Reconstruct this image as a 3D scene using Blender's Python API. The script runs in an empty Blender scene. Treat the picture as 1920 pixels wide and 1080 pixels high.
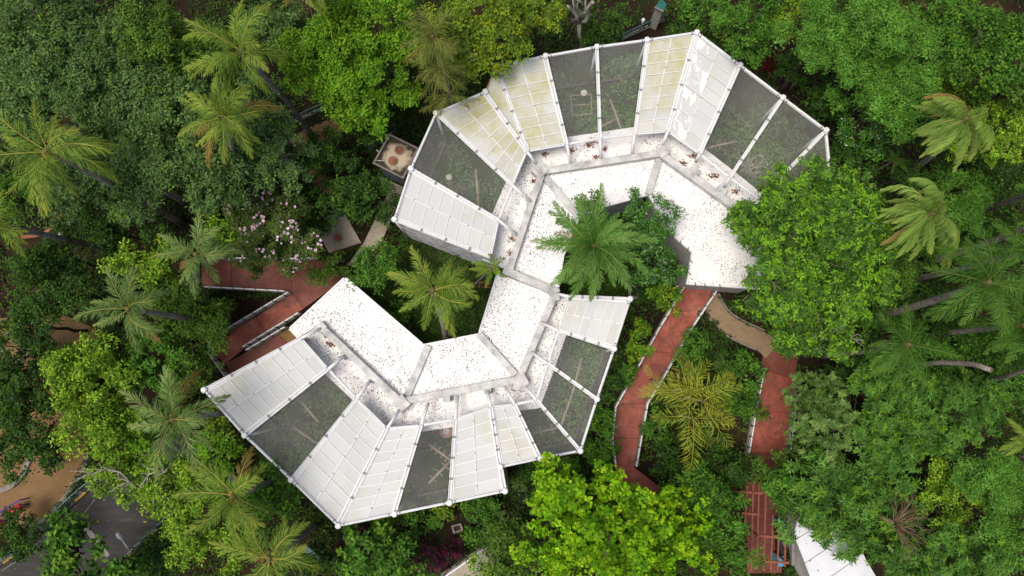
import bpy, math, random
import numpy as np
from mathutils import Matrix, Vector, Euler

# ------------------------------------------------------------------ camera, sky, sun, exposure
SC = bpy.context.scene
COL = SC.collection
CAM_H = 46.0
FPX = 1371.0
cam_d = bpy.data.cameras.new('camera')
cam = bpy.data.objects.new('camera', cam_d)
COL.objects.link(cam)
cam.location = (0, 0, CAM_H)
cam.rotation_euler = (math.atan(160 / FPX), math.atan(20 / FPX), 0)
cam_d.sensor_fit = 'HORIZONTAL'
cam_d.angle = 2 * math.atan(960 / FPX)
cam_d.clip_start = 0.5
cam_d.clip_end = 600
SC.camera = cam

SUN_EL, SUN_AZ = math.radians(72), math.radians(-110)      # azimuth from +Y towards +X
world = bpy.data.worlds.new('World')
SC.world = world
world.use_nodes = True
wn = world.node_tree
bg = wn.nodes['Background']
sky = wn.nodes.new('ShaderNodeTexSky')
sky.sky_type = 'NISHITA'
sky.sun_disc = False
sky.sun_elevation = SUN_EL
sky.sun_rotation = SUN_AZ
sky.air_density = 1.0
sky.dust_density = 6.0
sky.ozone_density = 0.6
wn.links.new(sky.outputs[0], bg.inputs[0])
bg.inputs[1].default_value = 0.10

sd = bpy.data.lights.new('sun', 'SUN')
sd.energy = 1.5
sd.angle = math.radians(24)
sd.color = (1.0, 0.95, 0.86)
sun = bpy.data.objects.new('sun', sd)
COL.objects.link(sun)
sdir = Vector((math.sin(SUN_AZ) * math.cos(SUN_EL), math.cos(SUN_AZ) * math.cos(SUN_EL), math.sin(SUN_EL)))
sun.rotation_euler = sdir.to_track_quat('Z', 'Y').to_euler()
sun.location = sdir * 80

SC.view_settings.view_transform = 'Standard'
SC.view_settings.look = 'None'
SC.view_settings.gamma = 1
SC.view_settings.exposure = 0.5
SC.view_settings.use_curve_mapping = False
SC.render.engine = 'CYCLES'
SC.cycles.use_denoising = True
SC.cycles.max_bounces = 6
SC.cycles.diffuse_bounces = 3
SC.cycles.glossy_bounces = 2
SC.cycles.transmission_bounces = 3
SC.cycles.transparent_max_bounces = 8

RM = cam.rotation_euler.to_matrix()
def W(px, py, z=0.0):
    """point of the place at height z that the photograph shows at px, py"""
    d = RM @ Vector(((px - 960) / FPX, -(py - 540) / FPX, -1))
    t = (z - CAM_H) / d.z
    return Vector((d.x * t, d.y * t, z))
def mpp(z):
    return (CAM_H - z) / FPX

rng = np.random.default_rng(11)
random.seed(5)

# ------------------------------------------------------------------ materials
def mat(name):
    m = bpy.data.materials.new(name)
    m.use_nodes = True
    nt = m.node_tree
    return m, nt, nt.nodes['Principled BSDF']
def N(nt, typ, **kw):
    n = nt.nodes.new(typ)
    for k, v in kw.items():
        if k.startswith('i_'):
            n.inputs[k[2:].replace('_', ' ')].default_value = v
        else:
            setattr(n, k, v)
    return n
def ramp(nt, fac, stops):
    r = nt.nodes.new('ShaderNodeValToRGB')
    els = r.color_ramp.elements
    els.remove(els[1])
    els[0].position = stops[0][0]
    els[0].color = (*stops[0][1], 1)
    for p, c in stops[1:]:
        els.new(p).color = (*c, 1)
    nt.links.new(fac, r.inputs[0])
    return r.outputs[0]
def noise(nt, scale, detail=5, rough=0.6, vec=None, dist=0.0):
    n = N(nt, 'ShaderNodeTexNoise')
    n.inputs['Scale'].default_value = scale
    n.inputs['Detail'].default_value = detail
    n.inputs['Roughness'].default_value = rough
    n.inputs['Distortion'].default_value = dist
    if vec is None:
        g = N(nt, 'ShaderNodeNewGeometry')
        vec = g.outputs['Position']
    nt.links.new(vec, n.inputs['Vector'])
    return n.outputs['Fac']
def mixc(nt, fac, a, b, mode='MIX'):
    m = N(nt, 'ShaderNodeMix', data_type='RGBA', blend_type=mode)
    for sock, v in ((m.inputs[0], fac), (m.inputs[6], a), (m.inputs[7], b)):
        if hasattr(v, 'is_output'):
            nt.links.new(v, sock)
        elif isinstance(v, (int, float)):
            sock.default_value = v
        else:
            sock.default_value = (*v, 1)
    return m.outputs[2]
def bump(nt, p, h, strength=0.3, dist=0.02):
    b = N(nt, 'ShaderNodeBump')
    b.inputs['Strength'].default_value = strength
    b.inputs['Distance'].default_value = dist
    nt.links.new(h, b.inputs['Height'])
    nt.links.new(b.outputs[0], p.inputs['Normal'])
def surf(name, stops, scale=2.0, rough=0.85, fine=30.0, fine_amt=0.35, bmp=0.3, bdist=0.01, spec=0.3, detail=6):
    """noise-mottled surface with fine grain"""
    m, nt, p = mat(name)
    c = ramp(nt, noise(nt, scale, detail), stops)
    f = noise(nt, fine, 3)
    g = ramp(nt, f, [(0.3, (0.55,) * 3), (0.7, (1.25,) * 3)])
    c2 = mixc(nt, fine_amt, c, g, 'MULTIPLY')
    nt.links.new(c2, p.inputs['Base Color'])
    p.inputs['Roughness'].default_value = rough
    p.inputs['Specular IOR Level'].default_value = spec
    bump(nt, p, f, bmp, bdist)
    return m
def plain(name, c, rough=0.5, metal=0.0, spec=0.4, var=0.12, scale=6.0):
    m, nt, p = mat(name)
    k = noise(nt, scale, 4)
    g = ramp(nt, k, [(0.3, tuple(x * (1 - var) for x in c)), (0.7, tuple(min(1, x * (1 + var)) for x in c))])
    nt.links.new(g, p.inputs['Base Color'])
    p.inputs['Roughness'].default_value = rough
    p.inputs['Metallic'].default_value = metal
    p.inputs['Specular IOR Level'].default_value = spec
    return m

M = {}
def leaf_material(name, rough, spec, transl):
    m, nt, p = mat(name)
    a = N(nt, 'ShaderNodeAttribute', attribute_name='Col')
    nt.links.new(a.outputs['Color'], p.inputs['Base Color'])
    p.inputs['Roughness'].default_value = rough
    p.inputs['Specular IOR Level'].default_value = spec
    t = N(nt, 'ShaderNodeBsdfTranslucent')
    tc = mixc(nt, 1.0, a.outputs['Color'], (1.25, 1.3, 0.55), 'MULTIPLY')
    nt.links.new(tc, t.inputs['Color'])
    mx = N(nt, 'ShaderNodeMixShader')
    mx.inputs[0].default_value = transl
    out = nt.nodes['Material Output']
    nt.links.new(p.outputs[0], mx.inputs[1])
    nt.links.new(t.outputs[0], mx.inputs[2])
    nt.links.new(mx.outputs[0], out.inputs[0])
    return m
M['leaf'] = leaf_material('leaf', 0.6, 0.14, 0.24)
M['leaf_glossy'] = leaf_material('leaf_glossy', 0.34, 0.5, 0.18)
M['litter'] = leaf_material('litter', 0.8, 0.2, 0.0)

M['bark'] = surf('bark', [(0.3, (0.05, 0.036, 0.026)), (0.7, (0.12, 0.09, 0.065))], 5, fine=24, bmp=0.6, bdist=0.03)
M['pale_bark'] = surf('pale_bark', [(0.3, (0.26, 0.23, 0.19)), (0.7, (0.42, 0.39, 0.34))], 4, fine=20, bmp=0.4)
def palm_bark_material():
    m, nt, p = mat('palm_bark')
    c = ramp(nt, noise(nt, 3, 5), [(0.35, (0.17, 0.15, 0.125)), (0.65, (0.33, 0.305, 0.265))])
    tc = N(nt, 'ShaderNodeTexCoord')
    wv = N(nt, 'ShaderNodeTexWave', bands_direction='Z')
    wv.inputs['Scale'].default_value = 1.6
    wv.inputs['Distortion'].default_value = 2.0
    nt.links.new(tc.outputs['Object'], wv.inputs['Vector'])
    c = mixc(nt, 0.75, c, ramp(nt, wv.outputs['Fac'], [(0.1, (0.45, 0.42, 0.4)), (0.4, (1.05,) * 3)]), 'MULTIPLY')
    nt.links.new(c, p.inputs['Base Color'])
    p.inputs['Roughness'].default_value = 0.9
    p.inputs['Specular IOR Level'].default_value = 0.15
    bump(nt, p, wv.outputs['Fac'], 0.5, 0.03)
    return m
M['palm_bark'] = palm_bark_material()
M['rachis'] = plain('rachis', (0.40, 0.38, 0.07), 0.45)
M['rachis_green'] = plain('rachis_green', (0.20, 0.26, 0.07), 0.45)
M['husk'] = plain('husk', (0.11, 0.10, 0.035), 0.9, var=0.4, scale=20)
M['coconut'] = plain('coconut', (0.24, 0.2, 0.05), 0.5, var=0.3)

# ground
def soil_material():
    m, nt, p = mat('soil')
    big = noise(nt, 0.22, 5)
    c = ramp(nt, big, [(0.3, (0.014, 0.010, 0.007)), (0.55, (0.026, 0.016, 0.010)), (0.72, (0.075, 0.042, 0.024))])
    f = noise(nt, 9, 6, 0.7)
    c = mixc(nt, 0.6, c, ramp(nt, f, [(0.3, (0.4,) * 3), (0.7, (1.4,) * 3)]), 'MULTIPLY')
    g = noise(nt, 0.6, 6, 0.7)
    gm = ramp(nt, g, [(0.52, (0, 0, 0)), (0.62, (1, 1, 1))])
    c = mixc(nt, gm, c, (0.014, 0.022, 0.007))
    nt.links.new(c, p.inputs['Base Color'])
    p.inputs['Roughness'].default_value = 0.95
    p.inputs['Specular IOR Level'].default_value = 0.1
    bump(nt, p, f, 0.7, 0.05)
    return m
M['soil'] = soil_material()
M['lawn'] = surf('lawn', [(0.3, (0.025, 0.045, 0.012)), (0.5, (0.04, 0.065, 0.018)), (0.7, (0.06, 0.055, 0.028))], 0.9, 0.95, 22, 0.7, 0.8, 0.04, 0.1)
M['sand'] = surf('sand', [(0.3, (0.16, 0.098, 0.045)), (0.7, (0.23, 0.145, 0.07))], 0.5, 0.95, 14, 0.4, 0.5, 0.03, 0.1)
def asphalt():
    m, nt, p = mat('asphalt')
    mp = N(nt, 'ShaderNodeMapping')
    mp.inputs['Rotation'].default_value = (0, 0, math.radians(-38))
    mp.inputs['Scale'].default_value = (0.25, 1.3, 1)
    g = N(nt, 'ShaderNodeNewGeometry')
    nt.links.new(g.outputs['Position'], mp.inputs['Vector'])
    k = noise(nt, 0.9, 6, 0.6, mp.outputs[0], 0.6)
    c = ramp(nt, k, [(0.40, (0.009, 0.0085, 0.008)), (0.52, (0.014, 0.013, 0.012)), (0.66, (0.045, 0.038, 0.03))])
    f = noise(nt, 30, 3)
    c = mixc(nt, 0.5, c, ramp(nt, f, [(0.3, (0.6,) * 3), (0.7, (1.3,) * 3)]), 'MULTIPLY')
    nt.links.new(c, p.inputs['Base Color'])
    p.inputs['Roughness'].default_value = 0.75
    bump(nt, p, f, 0.4, 0.01)
    return m
M['asphalt'] = asphalt()
def red_floor(name, tint=1.0):
    m, nt, p = mat(name)
    k = noise(nt, 0.8, 7, 0.7)
    c = ramp(nt, k, [(0.34, (0.17, 0.048, 0.030)), (0.45, (0.28, 0.064, 0.040)), (0.55, (0.335, 0.082, 0.052)), (0.66, (0.37, 0.14, 0.095))])
    oi = N(nt, 'ShaderNodeObjectInfo')
    v = ramp(nt, oi.outputs['Random'], [(0, (0.82 * tint,) * 3), (1, (1.08 * tint,) * 3)])
    c = mixc(nt, 1.0, c, v, 'MULTIPLY')
    s = noise(nt, 2.1, 8, 0.75)
    sm = ramp(nt, s, [(0.50, (0, 0, 0)), (0.64, (0.8,) * 3)])
    c = mixc(nt, sm, c, (0.085, 0.038, 0.024))
    w = noise(nt, 5.5, 6, 0.8)
    wm = ramp(nt, w, [(0.58, (0, 0, 0)), (0.68, (0.3,) * 3)])
    c = mixc(nt, wm, c, (0.45, 0.30, 0.24))
    nt.links.new(c, p.inputs['Base Color'])
    p.inputs['Roughness'].default_value = 0.6
    p.inputs['Specular IOR Level'].default_value = 0.35
    bump(nt, p, noise(nt, 25, 4), 0.15, 0.01)
    return m
M['red'] = red_floor('red_floor')
M['red_dark'] = red_floor('red_floor_dark', 0.58)  # darker tint of the red floor; on some slabs shade is put into the colour
M['ochre'] = plain('ochre', (0.20, 0.115, 0.035), 0.8, var=0.3, scale=2)
def paving():
    m, nt, p = mat('tan_paving')
    b = N(nt, 'ShaderNodeTexBrick')
    g = N(nt, 'ShaderNodeNewGeometry')
    mp = N(nt, 'ShaderNodeMapping')
    mp.inputs['Rotation'].default_value = (0, 0, math.radians(28))
    nt.links.new(g.outputs['Position'], mp.inputs['Vector'])
    nt.links.new(mp.outputs[0], b.inputs['Vector'])
    b.inputs['Scale'].default_value = 4.0
    b.inputs['Color1'].default_value = (0.30, 0.21, 0.12, 1)
    b.inputs['Color2'].default_value = (0.24, 0.165, 0.095, 1)
    b.inputs['Mortar'].default_value = (0.14, 0.10, 0.06, 1)
    b.inputs['Mortar Size'].default_value = 0.02
    s = noise(nt, 1.4, 6, 0.7)
    c = mixc(nt, ramp(nt, s, [(0.5, (0, 0, 0)), (0.7, (0.7,) * 3)]), b.outputs['Color'], (0.13, 0.095, 0.055))
    nt.links.new(c, p.inputs['Base Color'])
    p.inputs['Roughness'].default_value = 0.85
    bump(nt, p, b.outputs['Fac'], -0.3, 0.01)
    return m
M['tan'] = paving()
M['slab'] = surf('old_concrete', [(0.3, (0.24, 0.205, 0.155)), (0.55, (0.40, 0.35, 0.27)), (0.75, (0.48, 0.44, 0.36))], 0.9, 0.9, 12, 0.35)
M['concrete'] = surf('concrete', [(0.3, (0.30, 0.30, 0.295)), (0.5, (0.50, 0.50, 0.49)), (0.7, (0.66, 0.66, 0.64))], 1.6, 0.85, 14, 0.4, 0.3, detail=8)
M['kerb'] = surf('kerb_concrete', [(0.3, (0.13, 0.12, 0.105)), (0.7, (0.27, 0.25, 0.225))], 2, 0.85, 18, 0.4)
def tank_top_material():
    m, nt, p = mat('tank_top')
    tc = N(nt, 'ShaderNodeTexCoord')
    ln = N(nt, 'ShaderNodeVectorMath', operation='LENGTH')
    fl = N(nt, 'ShaderNodeVectorMath', operation='MULTIPLY')
    fl.inputs[1].default_value = (1, 1, 0)
    nt.links.new(tc.outputs['Object'], fl.inputs[0])
    nt.links.new(fl.outputs[0], ln.inputs[0])
    k = noise(nt, 1.6, 7, 0.7)
    ad = N(nt, 'ShaderNodeMath', operation='MULTIPLY_ADD')
    nt.links.new(k, ad.inputs[0]); ad.inputs[1].default_value = 1.5
    nt.links.new(ln.outputs['Value'], ad.inputs[2])
    sc = N(nt, 'ShaderNodeMath', operation='MULTIPLY')
    nt.links.new(ad.outputs[0], sc.inputs[0]); sc.inputs[1].default_value = 0.4
    c = ramp(nt, sc.outputs[0], [(0.54, (0.44, 0.37, 0.27)), (0.62, (0.26, 0.20, 0.14)), (0.68, (0.04, 0.03, 0.02))])
    nt.links.new(c, p.inputs['Base Color'])
    p.inputs['Roughness'].default_value = 0.9
    return m
M['tank_top'] = tank_top_material()
M['tank_wall'] = surf('tank_wall', [(0.3, (0.14, 0.16, 0.21)), (0.7, (0.24, 0.26, 0.31))], 1.2, 0.8, 10, 0.3)
M['rust'] = surf('rust', [(0.3, (0.15, 0.055, 0.03)), (0.7, (0.32, 0.12, 0.065))], 3, 0.75, 14, 0.4)
M['rust_bar'] = plain('rust_bar', (0.22, 0.065, 0.036), 0.65, var=0.35)
M['plinth'] = plain('plinth', (0.10, 0.085, 0.07), 0.9, var=0.3)
M['dark'] = plain('dark_metal', (0.02, 0.02, 0.02), 0.6)
M['pit'] = plain('pit_earth', (0.03, 0.018, 0.012), 0.95, var=0.4)
M['wood'] = surf('weathered_wood', [(0.3, (0.24, 0.19, 0.135)), (0.7, (0.42, 0.35, 0.27))], 4, 0.8, 20, 0.4)
M['bone'] = plain('dead_wood', (0.50, 0.45, 0.37), 0.8)
M['teal'] = plain('teal_paint', (0.012, 0.10, 0.085), 0.5, var=0.3)
M['blue'] = plain('blue_sheet', (0.03, 0.27, 0.42), 0.5, var=0.3)
M['yellow'] = plain('yellow_paint', (0.28, 0.16, 0.02), 0.6, var=0.3)
M['magenta'] = plain('magenta_plastic', (0.62, 0.015, 0.055), 0.35)
M['purple'] = plain('purple_paint', (0.10, 0.03, 0.30), 0.45)
M['lampwhite'] = plain('lamp_white', (0.8, 0.8, 0.78), 0.35, var=0.04)
M['pink_red'] = plain('pinkish_floor', (0.34, 0.20, 0.17), 0.8, var=0.25)

def roof_white(name, a, b):
    m, nt, p = mat(name)
    k = noise(nt, 0.7, 7, 0.65)
    c = ramp(nt, k, [(0.25, tuple(x * 0.86 for x in a)), (0.5, a), (0.8, b)])
    f = noise(nt, 20, 4, 0.7)
    c = mixc(nt, 0.15, c, ramp(nt, f, [(0.3, (0.6,) * 3), (0.7, (1.15,) * 3)]), 'MULTIPLY')
    st = noise(nt, 1.9, 8, 0.8)
    sm = ramp(nt, st, [(0.56, (0, 0, 0)), (0.68, (0.28,) * 3)])
    c = mixc(nt, sm, c, (0.55, 0.54, 0.52))
    nt.links.new(c, p.inputs['Base Color'])
    p.inputs['Roughness'].default_value = 0.7
    p.inputs['Specular IOR Level'].default_value = 0.25
    bump(nt, p, f, 0.12, 0.01)
    return m
M['roof'] = roof_white('white_roof', (0.80, 0.79, 0.775), (0.84, 0.84, 0.83))
M['metal'] = plain('white_metal', (0.66, 0.67, 0.68), 0.45, var=0.08)
M['metal_dirty'] = plain('dirty_white_metal', (0.50, 0.49, 0.47), 0.5, var=0.25, scale=3)
M['shed_roof'] = roof_white('shed_roof', (0.62, 0.64, 0.68), (0.72, 0.73, 0.76))
def pane_material(name, amt, lo, hi):
    m, nt, p = mat(name)
    oi = N(nt, 'ShaderNodeObjectInfo')
    base = ramp(nt, oi.outputs['Random'], [(0, (0.49, 0.505, 0.505)), (0.5, (0.525, 0.537, 0.535)), (1, (0.56, 0.567, 0.555))])
    a = noise(nt, 0.35, 5, 0.6)
    am = ramp(nt, a, [(lo, (0, 0, 0)), (hi, (amt,) * 3)])
    b2 = noise(nt, 1.3, 7, 0.7)
    am = mixc(nt, 1.0, am, ramp(nt, b2, [(0.3, (0.3,) * 3), (0.7, (1.25,) * 3)]), 'MULTIPLY')
    c = mixc(nt, am, base, (0.40, 0.38, 0.17))
    w = noise(nt, 0.55, 5, 0.6)
    wm = ramp(nt, w, [(0.6, (0, 0, 0)), (0.75, (0.55,) * 3)])
    c = mixc(nt, wm, c, (0.58, 0.60, 0.63))
    f = noise(nt, 18, 4, 0.7)
    c = mixc(nt, 0.16, c, ramp(nt, f, [(0.3, (0.6,) * 3), (0.7, (1.2,) * 3)]), 'MULTIPLY')
    nt.links.new(c, p.inputs['Base Color'])
    p.inputs['Roughness'].default_value = 0.6
    p.inputs['Specular IOR Level'].default_value = 0.25
    return m
M['pane_algae'] = pane_material('fibreglass_pane_algae', 1.0, 0.36, 0.58)
M['pane'] = pane_material('fibreglass_pane', 0.55, 0.5, 0.72)
def peeled_material():
    m, nt, p = mat('peeling_pane')
    base = (0.48, 0.485, 0.475)
    mp = N(nt, 'ShaderNodeMapping')
    g = N(nt, 'ShaderNodeNewGeometry')
    mp.inputs['Rotation'].default_value = (0, 0, math.radians(25))
    mp.inputs['Scale'].default_value = (1.0, 0.35, 1)
    nt.links.new(g.outputs['Position'], mp.inputs['Vector'])
    a = noise(nt, 1.7, 9, 0.72, mp.outputs[0])
    c = mixc(nt, ramp(nt, a, [(0.515, (0, 0, 0)), (0.535, (1, 1, 1))]), base, (0.80, 0.80, 0.80))
    b2 = noise(nt, 0.5, 4)
    c = mixc(nt, ramp(nt, b2, [(0.55, (0, 0, 0)), (0.7, (0.6,) * 3)]), c, (0.5, 0.49, 0.33))
    nt.links.new(c, p.inputs['Base Color'])
    p.inputs['Roughness'].default_value = 0.5
    return m
M['peeled'] = peeled_material()
M['seam'] = plain('seam_strip', (0.72, 0.725, 0.72), 0.5, var=0.06)
def net_material():
    m, nt, p = mat('wire_net')
    p.inputs['Base Color'].default_value = (0.46, 0.455, 0.44, 1)
    p.inputs['Roughness'].default_value = 0.6
    t = N(nt, 'ShaderNodeBsdfTransparent')
    mx = N(nt, 'ShaderNodeMixShader')
    k = noise(nt, 0.5, 5)
    fac = ramp(nt, k, [(0.35, (0.125,) * 3), (0.65, (0.18,) * 3)])
    nt.links.new(fac, mx.inputs[0])
    nt.links.new(t.outputs[0], mx.inputs[1])
    nt.links.new(p.outputs[0], mx.inputs[2])
    nt.links.new(mx.outputs[0], nt.nodes['Material Output'].inputs[0])
    return m
M['net'] = net_material()
def mural_material():
    m, nt, p = mat('painted_mural')
    k = noise(nt, 0.75, 4, 0.6, dist=1.5)
    c = ramp(nt, k, [(0.38, (0.20, 0.20, 0.23)), (0.42, (0.62, 0.66, 0.72)), (0.49, (0.85, 0.85, 0.85)), (0.53, (0.80, 0.78, 0.76)), (0.55, (0.34, 0.19, 0.15)), (0.60, (0.80, 0.80, 0.80))])
    nt.links.new(c, p.inputs['Base Color'])
    p.inputs['Roughness'].default_value = 0.8
    return m
M['mural'] = mural_material()
M['wall'] = surf('plaster_wall', [(0.3, (0.34, 0.32, 0.28)), (0.7, (0.52, 0.50, 0.46))], 1, 0.9, 10, 0.3)
M['brown_wall'] = surf('brown_wall', [(0.3, (0.30, 0.19, 0.08)), (0.7, (0.46, 0.32, 0.16))], 1, 0.9, 10, 0.3)

# ------------------------------------------------------------------ mesh helpers
def link(name, me, parent=None, loc=None):
    o = bpy.data.objects.new(name, me)
    COL.objects.link(o)
    if parent is not None:
        o.parent = parent
    if loc is not None:
        o.location = loc
    return o
def tag(o, label=None, cat=None, group=None, kind=None):
    if label: o['label'] = label
    if cat: o['category'] = cat
    if group: o['group'] = group
    if kind: o['kind'] = kind
    return o
def thing(name, loc, label, cat, group=None):
    return tag(link(name, None, None, loc), label, cat, group)

class MB:
    def __init__(s, origin=(0, 0, 0)):
        s.v, s.f, s.m, s.o = [], [], [], Vector(origin)
    def add(s, vs, fs, mi=0):
        b = len(s.v)
        s.v += [tuple(Vector(v) - s.o) for v in vs]
        s.f += [tuple(i + b for i in f) for f in fs]
        s.m += [mi] * len(fs)
    def prism(s, top, z0, mi=0):
        """top: list of 3-D points, sides drop to z0"""
        top = [Vector(p) for p in top]
        ar = sum(a.x * b.y - b.x * a.y for a, b in zip(top, top[1:] + top[:1]))
        if ar < 0: top = top[::-1]
        n = len(top)
        bot = [Vector((p.x, p.y, z0)) for p in top]
        fs = [tuple(range(n)), tuple(range(2 * n - 1, n - 1, -1))]
        fs += [(i, i + n, (i + 1) % n + n, (i + 1) % n) for i in range(n)]
        s.add(top + bot, fs, mi)
    def plate(s, top, t, mi=0):
        """a sheet of thickness t under the (possibly sloping) top polygon"""
        top = [Vector(p) for p in top]
        ar = sum(a.x * b.y - b.x * a.y for a, b in zip(top, top[1:] + top[:1]))
        if ar < 0: top = top[::-1]
        n = len(top)
        bot = [p - Vector((0, 0, t)) for p in top]
        fs = [tuple(range(n)), tuple(range(2 * n - 1, n - 1, -1))]
        fs += [(i, i + n, (i + 1) % n + n, (i + 1) % n) for i in range(n)]
        s.add(top + bot, fs, mi)
    def bar(s, a, b, w, h, mi=0, up=(0, 0, 1)):
        """box section w wide, h high; a-b is its centre line"""
        a, b = Vector(a), Vector(b)
        d = (b - a).normalized()
        u = Vector(up)
        if abs(d.dot(u)) > 0.98: u = Vector((0, 1, 0))
        sx = d.cross(u).normalized() * w / 2
        sz = sx.cross(d).normalized() * h / 2
        vs = [p + i * sx + j * sz for p in (a, b) for i, j in ((-1, -1), (1, -1), (1, 1), (-1, 1))]
        s.add(vs, [(0, 1, 2, 3), (7, 6, 5, 4), (0, 4, 5, 1), (1, 5, 6, 2), (2, 6, 7, 3), (3, 7, 4, 0)], mi)
    def tube(s, pts, rad, n=8, mi=0, cap=True):
        pts = [Vector(p) for p in pts]
        if not hasattr(rad, '__len__'): rad = [rad] * len(pts)
        rings = []
        for i, p in enumerate(pts):
            d = (pts[min(i + 1, len(pts) - 1)] - pts[max(i - 1, 0)])
            d = d.normalized() if d.length > 1e-9 else Vector((0, 0, 1))
            u = Vector((1, 0, 0)) if abs(d.x) < 0.8 else Vector((0, 1, 0))
            x = d.cross(u).normalized()
            y = d.cross(x)
            rings.append([p + (x * math.cos(2 * math.pi * k / n) + y * math.sin(2 * math.pi * k / n)) * rad[i] for k in range(n)])
        vs = [q for r in rings for q in r]
        fs = []
        for i in range(len(pts) - 1):
            for k in range(n):
                fs.append((i * n + k, i * n + (k + 1) % n, (i + 1) * n + (k + 1) % n, (i + 1) * n + k))
        if cap:
            fs.append(tuple(range(n))[::-1])
            fs.append(tuple(range((len(pts) - 1) * n, len(pts) * n)))
        s.add(vs, fs, mi)
    def build(s, name, mats, parent=None, loc=None, smooth=False):
        me = bpy.data.meshes.new(name)
        me.from_pydata(s.v, [], s.f)
        for m in (mats if isinstance(mats, (list, tuple)) else [mats]):
            me.materials.append(m)
        if any(s.m):
            me.polygons.foreach_set('material_index', s.m)
        if smooth:
            me.polygons.foreach_set('use_smooth', [True] * len(me.polygons))
        me.update()
        return link(name, me, parent, loc if loc is not None else (None if parent is not None else s.o))

def lerp(a, b, t): return a + (b - a) * t
def WP(pts, z): return [W(x, y, z) for x, y in pts]

# ------------------------------------------------------------------ leaf meshes
def nrm(a):
    return a / np.maximum(np.linalg.norm(a, axis=-1, keepdims=True), 1e-9)
def leaf_mesh(name, P, D, Nn, L, Wd, col, material, sag=0.08, mid=0.45):
    n = len(P)
    S = nrm(np.cross(D, Nn))
    U = np.cross(S, D)
    L = L[:, None]; Wd = Wd[:, None]
    v = np.empty((n, 4, 3), np.float32)
    m = P + D * L * mid + U * (Wd * 0.22)
    v[:, 0] = P
    v[:, 1] = m + S * Wd * 0.5
    v[:, 2] = P + D * L - U * (sag * L)
    v[:, 3] = m - S * Wd * 0.5
    me = bpy.data.meshes.new(name)
    me.vertices.add(4 * n)
    me.vertices.foreach_set('co', v.reshape(-1))
    me.loops.add(4 * n)
    me.loops.foreach_set('vertex_index', np.arange(4 * n, dtype=np.int32))
    me.polygons.add(n)
    me.polygons.foreach_set('loop_start', np.arange(0, 4 * n, 4, dtype=np.int32))
    me.update(calc_edges=True)
    at = me.attributes.new('Col', 'FLOAT_COLOR', 'FACE')
    c4 = np.ones((n, 4), np.float32)
    c4[:, :3] = col
    at.data.foreach_set('color', c4.reshape(-1))
    me.materials.append(material)
    return me

def sphere_dirs(n, zmin=-0.2):
    z = rng.uniform(zmin, 1, n)
    a = rng.uniform(0, 2 * np.pi, n)
    r = np.sqrt(1 - z * z)
    return np.stack([r * np.cos(a), r * np.sin(a), z], 1)

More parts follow.
